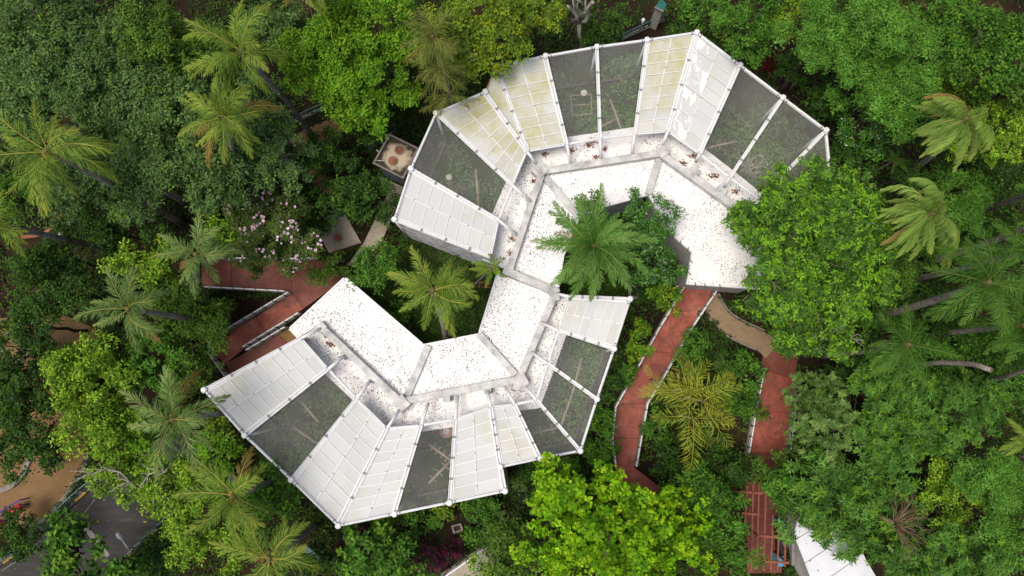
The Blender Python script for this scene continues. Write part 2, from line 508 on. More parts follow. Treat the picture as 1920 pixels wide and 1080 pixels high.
# species: leaf length, width, leaves per sprig, cover, base colours, tip colour, tip share, spread of sprig, lobe size, lobe count factor
SP = {
 'grey':   dict(L=.20, W=.095, k=7, cov=4.0, sub=.30, cols=[(.070,.122,.032), (.105,.162,.052), (.045,.086,.021)], tip=(.15,.24,.03), pt=.06, lobe=.34, nl=1.3, bark='pale_bark'),
 'olive':  dict(L=.18, W=.09, k=7, cov=4.0, sub=.26, cols=[(.070,.115,.015), (.095,.14,.018), (.045,.08,.010)], tip=(.13,.19,.02), pt=.1, lobe=.32, nl=1.2, bark='bark'),
 'bright': dict(L=.19, W=.10, k=7, cov=3.8, sub=.34, cols=[(.10,.19,.010), (.14,.235,.012), (.065,.13,.008)], tip=(.21,.30,.015), pt=.15, lobe=.25, nl=1.7, bark='bark'),
 'lime':   dict(L=.17, W=.09, k=7, cov=3.8, sub=.27, cols=[(.145,.225,.016), (.20,.285,.02), (.08,.145,.010)], tip=(.32,.40,.03), pt=.25, lobe=.24, nl=1.8, bark='bark'),
 'yellow': dict(L=.18, W=.10, k=8, cov=3.8, sub=.34, cols=[(.095,.160,.014), (.07,.125,.014), (.125,.190,.012)], tip=(.28,.34,.012), pt=.12, lobe=.22, nl=2.0, bark='bark'),
 'feather':dict(L=.21, W=.055, k=9, cov=3.8, sub=.36, cols=[(.075,.155,.020), (.105,.20,.032), (.050,.11,.014)], tip=(.14,.26,.03), pt=.2, lobe=.27, nl=1.6, bark='bark'),
 'dark':   dict(L=.19, W=.10, k=7, cov=3.8, sub=.30, cols=[(.030,.062,.010), (.042,.080,.012), (.022,.045,.008)], tip=(.085,.15,.012), pt=.12, lobe=.32, nl=1.3, bark='bark'),
 'mid':    dict(L=.20, W=.10, k=8, cov=4.0, sub=.32, cols=[(.055,.120,.013), (.078,.150,.018), (.038,.085,.010)], tip=(.13,.23,.018), pt=.15, lobe=.30, nl=1.4, bark='bark'),
 'rosette':dict(L=.29, W=.09, k=10, cov=4.2, sub=.36, cols=[(.060,.120,.018), (.085,.155,.028), (.040,.085,.013)], tip=(.15,.25,.02), pt=.12, lobe=.30, nl=1.4, bark='bark', ros=1),
 'candle': dict(L=.20, W=.08, k=14, cov=4.4, sub=.34, cols=[(.115,.18,.050), (.085,.145,.035), (.06,.11,.022)], tip=(.17,.25,.06), pt=.25, lobe=.26, nl=1.5, bark='bark', ros=1),
 'tips':   dict(L=.19, W=.08, k=8, cov=3.2, sub=.38, cols=[(.055,.105,.015), (.08,.135,.022), (.036,.075,.010)], tip=(.20,.345,.018), pt=.34, lobe=.22, nl=1.5, bark='pale_bark', ros=.6),
 'broad':  dict(L=.175, W=.165, k=7, cov=3.1, sub=.40, cols=[(.155,.285,.005), (.22,.36,.006), (.085,.185,.004)], tip=(.33,.44,.010), pt=.20, lobe=.20, nl=2.0, bark='bark', ros=.4),
 'blue':   dict(L=.27, W=.16, k=7, cov=4.2, sub=.42, cols=[(.052,.112,.013), (.07,.138,.016), (.036,.08,.009)], tip=(.15,.24,.018), pt=.15, lobe=.26, nl=1.4, bark='bark', ros=.5),
 'glossy': dict(L=.14, W=.08, k=7, cov=4.0, sub=.27, cols=[(.042,.110,.010), (.055,.135,.013), (.028,.078,.008)], tip=(.14,.26,.012), pt=.12, lobe=.30, nl=1.5, bark='bark', mat='leaf_glossy'),
 'flower': dict(L=.14, W=.075, k=7, cov=3.8, sub=.25, cols=[(.045,.075,.015), (.065,.095,.022), (.03,.055,.010)], tip=(.11,.15,.03), pt=.12, lobe=.27, nl=1.5, bark='bark'),
 'croton': dict(L=.22, W=.06, k=9, cov=3.0, sub=.3, cols=[(.035,.010,.018), (.05,.010,.022), (.022,.016,.012)], tip=(.17,.015,.06), pt=.08, lobe=.4, nl=1.0, bark='bark', ros=1),
 'topiary':dict(L=.13, W=.08, k=7, cov=4.0, sub=.22, cols=[(.085,.16,.010), (.055,.115,.009), (.12,.19,.010)], tip=(.34,.36,.012), pt=.2, lobe=.30, nl=1.2, bark='bark'),
}

for _k, _v in SP.items(): _v['key'] = _k

def crown_points(sp, rx, ry, rz, extra_lobes=None):
    R = (rx + ry) / 2
    nl = max(5, int(5 + R * R * sp['nl'] * 0.46 / max(sp['lobe'], .2)))
    nl = min(nl, 60)
    lr = sp['lobe'] * rng.uniform(0.6, 1.35, nl)
    pts = [sphere_dirs(1, 0)[0]]
    for i in range(1, nl):
        c = sphere_dirs(8, -0.15)
        dist = np.min(np.linalg.norm(c[:, None] - np.array(pts)[None], axis=2), axis=1)
        pts.append(c[np.argmax(dist + rng.uniform(0, .45, 8))])
    d = np.array(pts)
    out = rng.uniform(0.55, 0.92, nl)
    th = np.arctan2(d[:, 1], d[:, 0])
    ph = rng.uniform(0, 6.28, 4)
    out *= 1 + .14 * np.sin(2 * th + ph[0]) + .12 * np.sin(3 * th + ph[1]) + .08 * np.sin(5 * th + ph[2])
    fill = rng.random(nl) < 0.28
    out[fill] *= rng.uniform(0.3, 0.8, fill.sum())
    cen = d * out[:, None] * np.array([rx, ry, rz])
    cen[:, 2] += rng.normal(0, .2 * rz, nl)
    rad = np.stack([lr * R, lr * R, lr * R * rng.uniform(0.55, 0.9, nl)], 1)
    rad = np.maximum(rad, 0.18)
    return cen, rad, d

def make_leaves(sp, cen, rad, dirs, dens=1.0, lsc=1.0):
    nl0 = len(cen)
    L0, W0, k = sp['L'] * lsc, sp['W'] * lsc, sp['k']
    la = L0 * W0 * 0.55
    # puffs of leaves on every lobe
    sr = sp['sub']
    nsub = np.maximum(3, (np.pi * rad[:, 0] * rad[:, 1] * 1.5 / (np.pi * sr * sr)).astype(int) + 1)
    li = np.repeat(np.arange(nl0), nsub)
    ns = len(li)
    dd = sphere_dirs(ns, -0.45)
    dd = nrm(dd + dirs[li] * 0.3)
    scen = cen[li] + dd * rad[li] * rng.uniform(.62, 1.06, (ns, 1))
    srad = np.minimum(sr * rng.uniform(.65, 1.35, ns), rad[li, 0])
    area = np.pi * srad ** 2
    nsp = np.maximum(3, (area * sp['cov'] * 0.55 * dens / (la * k)).astype(int))
    idx = np.repeat(np.arange(ns), nsp)
    n = len(idx)
    nl = ns
    d = sphere_dirs(n, -0.4)
    d = nrm(d + dd[idx] * 0.4)
    r = 1 - 0.6 * rng.random(n) ** 1.8
    pos = scen[idx] + d * (r * srad[idx])[:, None] * np.array([1, 1, .75])
    pos += rng.normal(0, .04, pos.shape)
    ax = nrm(d * 0.8 + np.array([0, 0, .7]) + rng.normal(0, .3, d.shape))
    # colours
    cols = np.array(sp['cols'])
    lobe_b = rng.uniform(.8, 1.2, nl) * rng.uniform(.85, 1.15, nl0)[li]
    ci = rng.integers(0, len(cols), n)
    gain = {'broad': 1.0, 'lime': 1.1, 'dark': 1.3, 'rosette': 1.55, 'feather': 1.5, 'tips': 1.4, 'flower': 1.7}.get(sp.get('key'), 1.28)
    hue = np.array([.84, 1.04, 1.0]) if sp.get('key') not in ('yellow', 'flower', 'croton') else np.ones(3)
    if sp.get('key') in ('grey', 'candle'): hue = np.array([.92, 1.0, .95])
    if sp.get('key') in ('rosette', 'feather'): hue = np.array([.84, 1.02, .92])
    sc = cols[ci] * hue * gain * (lobe_b[idx] * rng.uniform(.8, 1.2, n))[:, None]
    tip = rng.random(n) < sp['pt'] * np.clip(0.3 + (r - .6) * 2.6, 0.1, 1.6)
    sc[tip] = np.array(sp['tip']) * hue * rng.uniform(.75, 1.15, (tip.sum(), 1))
    pos[tip] += ax[tip] * L0 * 0.35
    # leaves of each sprig
    ros = sp.get('ros', 0)
    K = k
    ang = np.arange(K) * 2.399 + rng.uniform(0, 6.28, (n, 1))
    t = np.where(np.abs(ax[:, 2:3]) > .9, np.array([[1., 0, 0]]), np.array([[0, 0, 1.]]))
    e1 = nrm(np.cross(ax, t)); e2 = np.cross(ax, e1)
    rad_d = np.cos(ang)[..., None] * e1[:, None] + np.sin(ang)[..., None] * e2[:, None]
    lift = rng.uniform(-0.25, 0.65, (n, K, 1)) if ros < .9 else rng.uniform(0.05, 0.5, (n, K, 1))
    D = nrm(rad_d + ax[:, None] * lift + np.array([0, 0, -0.12]))
    if ros < 1:
        D = nrm(D + rng.normal(0, .3 * (1 - ros), D.shape))
    jit = rng.normal(0, L0 * 0.55 * (1 - ros * .85), (n, K, 3)) * np.array([1, 1, .6])
    P = pos[:, None] + jit + ax[:, None] * (rng.uniform(-.4, .3, (n, K, 1)) * L0)
    Nn = nrm(ax[:, None] + np.array([0, 0, .5]) + rng.normal(0, .35, D.shape))
    C = sc[:, None] * rng.uniform(.8, 1.22, (n, K, 1)) * np.array([1, 1, 1]) 
    Ln = L0 * rng.uniform(.7, 1.2, (n, K)); Wn = W0 * rng.uniform(.75, 1.2, (n, K))
    return P.reshape(-1, 3), D.reshape(-1, 3), Nn.reshape(-1, 3), Ln.reshape(-1), Wn.reshape(-1), C.reshape(-1, 3)

def limb(mb, a, b, r0, r1, wob=.08, n=5, seg=4):
    a, b = Vector(a), Vector(b)
    L = (b - a).length
    pts = []
    for i in range(seg + 1):
        t = i / seg
        p = a.lerp(b, t)
        if 0 < i < seg:
            p += Vector(rng.normal(0, wob * L, 3))
        p.z += math.sin(t * math.pi) * L * .06
        pts.append(p)
    mb.tube(pts, [lerp(r0, r1, i / seg) for i in range(seg + 1)], n)
    return pts

def tree(px, py, rpx, rpy, zc, spn, label, name='broadleaf_tree', cat='tree', zr=0.85, dens=1.0, group=None, twigs=0, lsc=1.0, base_px=None):
    sp = SP[spn]
    c = W(px, py, zc)
    s = mpp(zc)
    rx, ry = rpx * s, rpy * s
    rz = min(zr * (rx + ry) / 2, zc * 0.75)
    base = W(*base_px, 0) if base_px else Vector((c.x, c.y, 0))
    t = thing(name, base, label, cat, group)
    cl = c - base                         # crown centre, local
    cl = Vector((cl.x, cl.y, zc - rz * .35))
    lsc = lsc * rng.uniform(.85, 1.25)
    cen, rad, dirs = crown_points(sp, rx, ry, rz)
    P, D, Nn, L, Wd, C = make_leaves(sp, cen, rad, dirs, dens, lsc)
    P = P + np.array(cl)
    P[:, 2] = np.maximum(P[:, 2], .06)
    me = leaf_mesh('crown', P, D, Nn, L, Wd, C, M[sp.get('mat', 'leaf')])
    link('crown', me, t)
    mb = MB()
    R = (rx + ry) / 2
    r0 = max(.03, .07 * R)
    fork = Vector((cl.x * .8, cl.y * .8, max(.15, zc - rz * 1.1)))
    limb(mb, (0, 0, -.1), fork, r0, r0 * .75, .02, 7)
    order = np.argsort(-rad[:, 0])[:12]
    for i in order:
        p = Vector(cen[i]) + cl
        pts = limb(mb, fork, p, r0 * .5, r0 * .12, .06, 5)
        for _ in range(twigs):
            e = p + Vector(sphere_dirs(1, .1)[0] * rad[i] * 1.05)
            q = limb(mb, p.lerp(fork, .25), e, max(.034, r0 * .12), .016, .07, 4)
            for _ in range(2):
                e2 = Vector(q[2]) + Vector(sphere_dirs(1, .15)[0] * rad[i] * .7)
                limb(mb, q[2], e2, .024, .011, .06, 4, 3)
    mb.build('trunk', M[sp['bark']], t, smooth=True)
    return t, cl, cen, rad

# ================================================================== the setting
def sheet(name, pts, z, m, label=None, thick=None, kind='structure', parent=None):
    mb = MB((0, 0, 0))
    if thick: mb.prism([Vector((p.x, p.y, z)) for p in pts], z - thick)
    else:
        pts = [Vector((p.x, p.y, z)) for p in pts]
        ar = sum(a.x * b.y - b.x * a.y for a, b in zip(pts, pts[1:] + pts[:1]))
        if ar < 0: pts = pts[::-1]
        mb.add(pts, [tuple(range(len(pts)))])
    o = mb.build(name, m, parent)
    if parent is None: tag(o, label, None, None, kind)
    return o

def ground_sheet():
    n = 120
    xs = np.linspace(-150, 150, n)
    v, f = [], []
    for j in range(n):
        for i in range(n):
            v.append((xs[i], xs[j], 0.0))
    for j in range(n - 1):
        for i in range(n - 1):
            f.append((j * n + i, j * n + i + 1, (j + 1) * n + i + 1, (j + 1) * n + i))
    me = bpy.data.meshes.new('ground')
    me.from_pydata(v, [], f)
    me.materials.append(M['soil'])
    tag(link('ground', me), None, None, None, 'structure')
ground_sheet()

# playground sand, road
sheet('playground_sand', WP([(-60, 600), (120, 590), (185, 620), (190, 700), (172, 800), (168, 856), (156, 887), (135, 916), (115, 943), (84, 974), (58, 986), (20, 1000), (-60, 1020)], 0.02), 0.02, M['sand'])
road = sheet('road', WP([(-80, 1118), (0, 1062), (36, 1040), (164, 925), (262, 846), (330, 800), (440, 820), (400, 880), (330, 955), (298, 990), (212, 1064), (130, 1140)], 0.03), 0.03, M['asphalt'])
def ribbon(mb, pts, w, h, z0, mi=0):
    """kerb or wall of width w following pts (world, at ground) from z0 up to z0+h"""
    pts = [Vector((p.x, p.y, 0)) for p in pts]
    L, R = [], []
    for i, p in enumerate(pts):
        d = (pts[min(i + 1, len(pts) - 1)] - pts[max(i - 1, 0)]).normalized()
        s = Vector((-d.y, d.x, 0)) * w / 2
        L.append(p + s); R.append(p - s)
    n = len(pts)
    vs = [Vector((q.x, q.y, z)) for z in (z0, z0 + h) for q in L + R]
    fs = []
    for i in range(n - 1):
        fs += [(i, n + i, n + i + 1, i + 1),
               (2 * n + i, 2 * n + i + 1, 3 * n + i + 1, 3 * n + i),
               (i, i + 1, 2 * n + i + 1, 2 * n + i),
               (n + i + 1, n + i, 3 * n + i, 3 * n + i + 1)]
    fs += [(0, 2 * n, 3 * n, n), (n - 1, 2 * n - 1, 4 * n - 1, 3 * n - 1)]
    mb.add(vs, fs, mi)
def smooth_pts(pts, k=4):
    out = []
    for i in range(len(pts) - 1):
        p0, p1, p2, p3 = pts[max(i - 1, 0)], pts[i], pts[i + 1], pts[min(i + 2, len(pts) - 1)]
        for j in range(k):
            t = j / k
            out.append(tuple(0.5 * ((2 * p1[c]) + (p2[c] - p0[c]) * t + (2 * p0[c] - 5 * p1[c] + 4 * p2[c] - p3[c]) * t * t + (3 * p1[c] - p0[c] - 3 * p2[c] + p3[c]) * t ** 3) for c in (0, 1)))
    out.append(pts[-1])
    return out
def kerb(name, px, w, h, m, z=0.0, label=None, k=4):
    mb = MB()
    ribbon(mb, WP(smooth_pts(px, k), z), w, h, z - .02)
    o = mb.build(name, m)
    return tag(o, label, None, None, 'structure')
kerb('playground_kerb', [(166, 850), (157, 885), (135, 916), (114, 945), (84, 975), (58, 987)], .28, .16, M['kerb'])
kerb('planting_kerb', [(57, 862), (50, 876), (43, 892), (24, 911), (-6, 922)], .3, .2, M['kerb'])
kerb('planting_kerb', [(30, 676), (8, 662), (4, 645), (14, 628), (34, 624), (52, 634), (56, 652), (46, 670), (30, 676)], .2, .14, M['kerb'])
kerb('planting_kerb', [(120, 372), (118, 400), (100, 425), (78, 440), (40, 445)], .22, .12, M['rust'])
# painted kerb stones along the road, each a piece of the kerb
def painted_kerb(px, label):
    t = thing('road_kerb', W(*px[0], 0), label, 'kerb')
    pts = WP(px, 0)
    i = 0
    for a, b in zip(pts, pts[1:]):
        n = max(1, int((b - a).length / .8))
        for j in range(n):
            p, q = a.lerp(b, (j + .02) / n), a.lerp(b, (j + .98) / n)
            mb = MB(t.location)
            mb.bar(p + Vector((0, 0, .09)), q + Vector((0, 0, .09)), .16, .2)
            mb.build('kerb_stone', M['yellow'] if i % 2 else M['dark'], t)
            i += 1
painted_kerb([(-20, 1074), (36, 1036), (164, 921), (200, 892)], 'yellow and black painted kerb beside the playground side of the road')
painted_kerb([(205, 1072), (298, 992), (335, 955)], 'yellow and black painted kerb under the teal fence beside the lamp')
mbl = MB()
for (a, b) in (((6, 1068), (30, 1053)), ((34, 1051), (72, 1032)), ((158, 962), (178, 936))):
    p, q = W(*a, .036), W(*b, .036)
    mbl.bar(p, q, .05, .004)
tag(mbl.build('road_marking', M['kerb']), None, None, None, 'structure')
road_ledge = sheet('drain_ledge', WP([(150, 985), (160, 980), (206, 1040), (200, 1046)], .045), .045, M['kerb'])

# red walks, laid slab by slab
def walk(name, slabs, z, label_kind='structure', mats=None):
    root = link(name, None, None, W(*slabs[0][0], 0))
    tag(root, None, None, None, 'structure')
    for i, s in enumerate(slabs):
        pts = WP(s, z)
        c = sum(pts, Vector()) / len(pts)
        pts = [c + (p - c) * (1 - .012 / max(.3, (p - c).length)) for p in pts]
        mb = MB(root.location)
        mb.prism(pts, -.05)
        mb.build('slab', mats[i] if mats else M['red'], root)
    return root
RZ = .25
walk('red_ramp', [
    [(378, 487), (434, 488), (434, 541), (378, 538)],
    [(434, 488), (548, 489), (546, 549), (434, 541)],
    [(548, 489), (602, 488), (650, 520), (569, 579), (546, 549)],
    [(546, 549), (569, 579), (498, 622), (480, 594)],
    [(480, 594), (498, 622), (462, 650), (423, 682), (402, 666), (402, 640), (416, 627)],
    [(423, 682), (467, 657), (520, 624), (550, 655), (440, 712), (428, 702)],
    [(520, 624), (542, 612), (580, 640), (550, 655)]], RZ,
    mats=[M['red_dark']] * 3 + [M['red']] * 2 + [M['red_dark'], M['ochre']])  # lower ramp slab has its shade in the darker red
walk('red_walk', [
    [(1282, 528), (1345, 528), (1316, 582), (1252, 585)],
    [(1252, 585), (1316, 582), (1266, 662), (1210, 658)],
    [(1210, 658), (1266, 662), (1243, 703), (1211, 756), (1153, 760), (1197, 682)],
    [(1153, 760), (1211, 756), (1199, 822), (1147, 822)],
    [(1147, 822), (1199, 822), (1189, 876), (1152, 872)],
    [(1152, 872), (1189, 876), (1240, 915), (1225, 955), (1170, 925)],
    [(1225, 955), (1240, 915), (1330, 928), (1325, 972)]], RZ)
walk('red_path', [
    [(1432, 652), (1497, 668), (1490, 712), (1427, 692)],
    [(1427, 692), (1490, 712), (1482, 775), (1411, 770)],
    [(1411, 770), (1482, 775), (1474, 850), (1398, 848)],
    [(1398, 848), (1474, 850), (1474, 925), (1396, 925)],
    [(1396, 925), (1474, 925), (1466, 1075), (1400, 1075)]], .1, mats=[M['red_dark'], M['red'], M['red'], M['red_dark'], M['red_dark']])
lt = smooth_pts([(1318, 560), (1326, 590), (1340, 607), (1366, 630), (1416, 654), (1436, 672)], 3)
rt = smooth_pts([(1345, 550), (1352, 565), (1364, 584), (1388, 602), (1432, 622), (1462, 640)], 3)
sheet('tan_path', WP(lt + rt[::-1], .12), .12, M['tan'], thick=.2)
kerb('path_kerb', [(1318, 562), (1325, 590), (1339, 608), (1365, 631), (1416, 656)], .1, .12, M['kerb'], .1)
kerb('path_kerb', [(1347, 550), (1354, 565), (1366, 583), (1390, 600), (1434, 620)], .1, .12, M['kerb'], .1)
sheet('earth_path', WP([(540, 262), (575, 240), (640, 215), (690, 200), (690, 228), (610, 262), (560, 290)], .015), .015, M['sand'])
sheet('brown_path', WP([(570, 312), (592, 318), (640, 352), (628, 374), (590, 345)], .05), .05, M['rust'], thick=.1)
sheet('concrete_path', WP([(736, 345), (757, 357), (714, 457), (672, 498), (650, 498), (681, 457)], .1), .1, M['slab'], thick=.2)
sheet('earth_lane', WP([(800, 1095), (880, 1040), (925, 1010), (945, 1030), (900, 1095)], .02), .02, M['slab'])
sheet('earth_lane', WP([(1685, -30), (1700, 6), (1740, 14), (1800, 8), (1800, -30)], .02), .02, M['sand'])

# ================================================================== the aviaries
M['clamp'] = plain('grey_clamp', (.22, .22, .22), .6, var=.3)
ZO, ZI, ZB, ZR, ZS = 5.5, 4.95, 4.25, 3.75, 3.5     # outer edge, inner edge, beam top, main roof, low roof
def inpoly(x, y, poly):
    ins = np.zeros(len(x), bool)
    n = len(poly)
    for i in range(n):
        x1, y1 = poly[i][0], poly[i][1]; x2, y2 = poly[(i + 1) % n][0], poly[(i + 1) % n][1]
        c = ((y1 > y) != (y2 > y)) & (x < (x2 - x1) * (y - y1) / (y2 - y1 + 1e-12) + x1)
        ins ^= c
    return ins
def litter(name, poly, z, density, parent, origin, cols=((.06, .06, .065), (.10, .10, .105), (.035, .034, .036), (.07, .06, .05)), size=(.03, .10), clump=.6):
    P = np.array([(p.x, p.y) for p in poly])
    lo, hi = P.min(0), P.max(0)
    A = (hi - lo).prod()
    n = int(A * density * 2.2)
    x = rng.uniform(lo[0], hi[0], n); y = rng.uniform(lo[1], hi[1], n)
    ph = rng.uniform(0, 6.28, 8)
    dn = np.zeros(n)
    for i in range(4):
        fx, fy = rng.normal(0, .9 + .5 * i, 2)
        dn += np.sin(x * fx + y * fy + ph[i])
    keep = inpoly(x, y, P) & (rng.random(n) < np.clip(.45 + clump * .28 * dn, .04, 1))
    x, y = x[keep], y[keep]; n = len(x)
    if n == 0: return
    a = rng.uniform(0, 6.28, n)
    D = np.stack([np.cos(a), np.sin(a), rng.uniform(-.05, .12, n)], 1)
    Nn = np.tile([0, 0, 1.], (n, 1)) + rng.normal(0, .12, (n, 3))
    pts = np.stack([x, y, np.full(n, z + .008)], 1) - np.array(origin)
    c = np.array(cols)[rng.integers(0, len(cols), n)] * rng.uniform(.7, 1.6, (n, 1))
    L = rng.uniform(size[0], size[1], n)
    me = leaf_mesh(name, pts, D, Nn, L, L * rng.uniform(.35, .6, n), c, M['litter'], sag=0)
    o = link(name, me, parent)
    o['kind'] = 'stuff'
    return o
def patch(name, px, py, z, r, parent, origin):
    """a heap of brown leaves with a ragged outline"""
    c = W(px, py, z)
    n = int(15 + 110 * r)
    q = rng.normal(0, r * .42, (n, 2)) * np.array([1, .65])
    a = rng.uniform(0, 6.28, n)
    D = np.stack([np.cos(a), np.sin(a), rng.uniform(0, .3, n)], 1)
    pts = np.stack([c.x + q[:, 0], c.y + q[:, 1], z + rng.uniform(.01, .05, n)], 1) - np.array(origin)
    col = np.array((.17, .08, .045)) * rng.uniform(.5, 1.5, (n, 1))
    L = rng.uniform(.07, .14, n)
    o = link(name, leaf_mesh(name, pts, D, np.tile([0, 0, 1.], (n, 1)), L, L * .55, col, M['litter'], sag=0), parent)
    o['kind'] = 'stuff'

def aviary(name, label, posts, bays, beams, roofs, strips, walls, blocks, floor, heaps, stub_posts=()):
    """posts: (outer px, inner px, beam px or None); bays: (i, j, kind)"""
    org = W(*posts[len(posts) // 2][0], 0); org.z = 0
    t = thing(name, org, label, 'aviary')
    def part(nm, m, parent=t, **k): return mb.build(nm, m, parent, **k)
    O = [W(*p[0], ZO) for p in posts]
    I = [W(*p[1], ZI) for p in posts]
    # slabs
    for r in roofs:
        pts = WP(r, ZR)
        mb = MB(org); mb.prism(pts, ZR - .35); part('roof_slab', M['roof'])
        litter('leaf_litter', pts, ZR, 66, t, org)
        c = sum(pts, Vector()) / len(pts)
        mb = MB(org); mb.prism([Vector((c.x + (p.x - c.x) * .94, c.y + (p.y - c.y) * .94, ZR - .352)) for p in pts], 0); part('wall', M['wall'])
    for r in strips:
        pts = WP(r, ZS)
        mb = MB(org); mb.prism(pts, ZS - .3); part('low_roof_slab', M['roof'])
        litter('leaf_litter', pts, ZS, 66, t, org)
        c = sum(pts, Vector()) / len(pts)
        mb = MB(org); mb.prism([Vector((c.x + (p.x - c.x) * .93, c.y + (p.y - c.y) * .93, ZS - .302)) for p in pts], 0); part('wall', M['wall'])
    for a, b, w, zt in beams:
        p, q = W(*a, zt), W(*b, zt)
        mb = MB(org)
        mb.bar(p - Vector((0, 0, (zt - 2.9) / 2)), q - Vector((0, 0, (zt - 2.9) / 2)), w * .8, zt - 2.9)
        o = part('roof_beam', M['concrete'])
        bv = o.modifiers.new('bevel', 'BEVEL'); bv.width = .02; bv.segments = 1
    for (x, y, w, a, zt) in blocks:
        p = W(x, y, zt)
        d = Vector((math.cos(a), math.sin(a), 0)) * w / 2
        mb = MB(org)
        h = zt - 2.95
        mb.bar(p - d - Vector((0, 0, h / 2)), p + d - Vector((0, 0, h / 2)), w, h)
        part('beam_block', M['concrete'])
    # rafters, posts with caps
    for i, p in enumerate(posts):
        o, n = O[i], I[i]
        d = (n - o).normalized()
        s = d.cross(Vector((0, 0, 1))).normalized()
        mb = MB(org)
        for sg in (-1, 1):
            mb.tube([o + s * .075 * sg + Vector((0, 0, .06)), n + s * .075 * sg + Vector((0, 0, .06))], .036, 6)
        mb.bar(o + Vector((0, 0, -.02)), n + Vector((0, 0, -.02)), .2, .04)
        for k in range(1, 4):
            q = o.lerp(n, k / 4 + .03)
            mb.bar(q - d * .05 + Vector((0, 0, .09)), q + d * .05 + Vector((0, 0, .08)), .21, .065, 1)
        part('rafter', [M['metal'], M['clamp']])
        if p[2]:
            e = W(*p[2], ZB + .02)
            mb = MB(org)
            mb.tube([n + Vector((0, 0, .03)), e], .095, 8)
            part('tie_tube', M['metal'], smooth=True)
        if p[0] in stub_posts: continue
        mb = MB(org); mb.tube([(o.x, o.y, -.1), (o.x, o.y, ZO + .1)], .09, 8)
        po = part('post', M['metal'], smooth=True)
        mb = MB(org); mb.tube([(o.x, o.y, ZO + .1), (o.x, o.y, ZO + .15), (o.x, o.y, ZO + .2)], [.17, .17, .12], 16)
        mb.build('cap', M['metal'], po)
    for (i, j, kind) in bays:
        a, b = O[i], O[j]
        c, d = I[j], I[i]
        if kind.startswith('tri'):
            pass
        # edge tubes
        up = Vector((0, 0, .06))
        e = (b - a).normalized()
        mb = MB(org)
        mb.tube([a + e * .18 + up, b - e * .18 + up], .075, 8)
        mb.bar(a + e * .18 - up * .9, b - e * .18 - up * .9, .14, .06)
        for k in (.1, .9):
            q = a.lerp(b, k)
            mb.bar(q - e * .035 + up, q + e * .035 + up, .165, .165, 1)
        part('edge_tube', [M['metal'], M['clamp']])
        mb = MB(org)
        e2 = (c - d).normalized()
        mb.tube([d + e2 * .15 + up * .5, c - e2 * .15 + up * .5], .06 if kind[0] == 'p' else .085, 8)
        part('inner_tube', M['metal'])
        # outer side net
        mb = MB(org)
        mb.add([(a.x, a.y, .02), (b.x, b.y, .02), (b.x, b.y, ZO - .1), (a.x, a.y, ZO - .1)], [(0, 1, 2, 3)])
        part('side_net', M['net'])
        mb = MB(org); mb.bar((a.x, a.y, .15), (b.x, b.y, .15), .14, .3); part('plinth', M['plinth'])
        def at(u, v, h=0.0):
            """u across (a to b), v inwards"""
            p = a.lerp(b, u).lerp(d.lerp(c, u), v)
            return Vector((p.x, p.y, p.z + h))
        if kind == 'net':
            m_ = .12
            wa = (b - a).length; wd = (a - d).length
            mu, mv = .17 / wa, .12 / wd
            mb = MB(org)
            q = [at(mu, mv), at(1 - mu, mv), at(1 - mu * 1.3, 1 - mv), at(mu * 1.3, 1 - mv)]
            mb.add(q, [(0, 1, 2, 3)])
            part('roof_net', M['net'])
        else:
            nc, nr = 2, int(kind[1:].split(',')[0])
            rough = kind.endswith('peel')
            mb = MB(org)
            mu, mv = .16 / (b - a).length, .1 / (a - d).length
            us = np.linspace(mu, 1 - mu, nc + 1); vs = np.linspace(mv, 1 - mv, nr + 1)
            for k in range(nr + 1):
                mb.bar(at(us[0], vs[k], .012), at(us[-1], vs[k], .006), .034, .014, 1)
            for k in range(nc + 1):
                w = .075 if k in (0, nc) else .05
                mb.bar(at(us[k], vs[0], .012), at(us[k], vs[-1], .012), w, .03)
                if 0 < k < nc:
                    for q in np.linspace(.12, .9, 5):
                        mb.bar(at(us[k], q, .04), at(us[k], q + .008, .03), .07, .03, 2)
            fr = part('panel_frame', [M['metal'], M['seam'], M['clamp']])
            for x in range(nc):
                for y in range(nr):
                    mb = MB(org)
                    g = .004
                    q = [at(us[x] + g, vs[y] + g), at(us[x + 1] - g, vs[y] + g), at(us[x + 1] - g, vs[y + 1] - g), at(us[x] + g, vs[y + 1] - g)]
                    dz = rng.uniform(-.012, .006)
                    q = [p + Vector((0, 0, dz + rng.uniform(-.006, .006) - .02)) for p in q]
                    mb.plate(q, .012)
                    mb.build('pane', M['peeled'] if rough and x == 0 else M['pane_algae' if kind.endswith('algae') else 'pane'], fr)
    for (a, za, b, zb, m, nm) in walls:
        p, q = W(*a, za), W(*b, zb)
        mb = MB(org)
        d = (q - p); d.z = 0; d.normalize()
        s = Vector((-d.y, d.x, 0)) * .08
        vs = [p + s, q + s, q - s, p - s]
        mb.prism(vs, 0)
        part(nm, M[m])
    for (x, y, r) in heaps:
        patch('leaf_heap', x, y, ZS, r, t, org)
    sheet('enclosure_floor', WP(floor, .012), .012, M['lawn'])
    return t

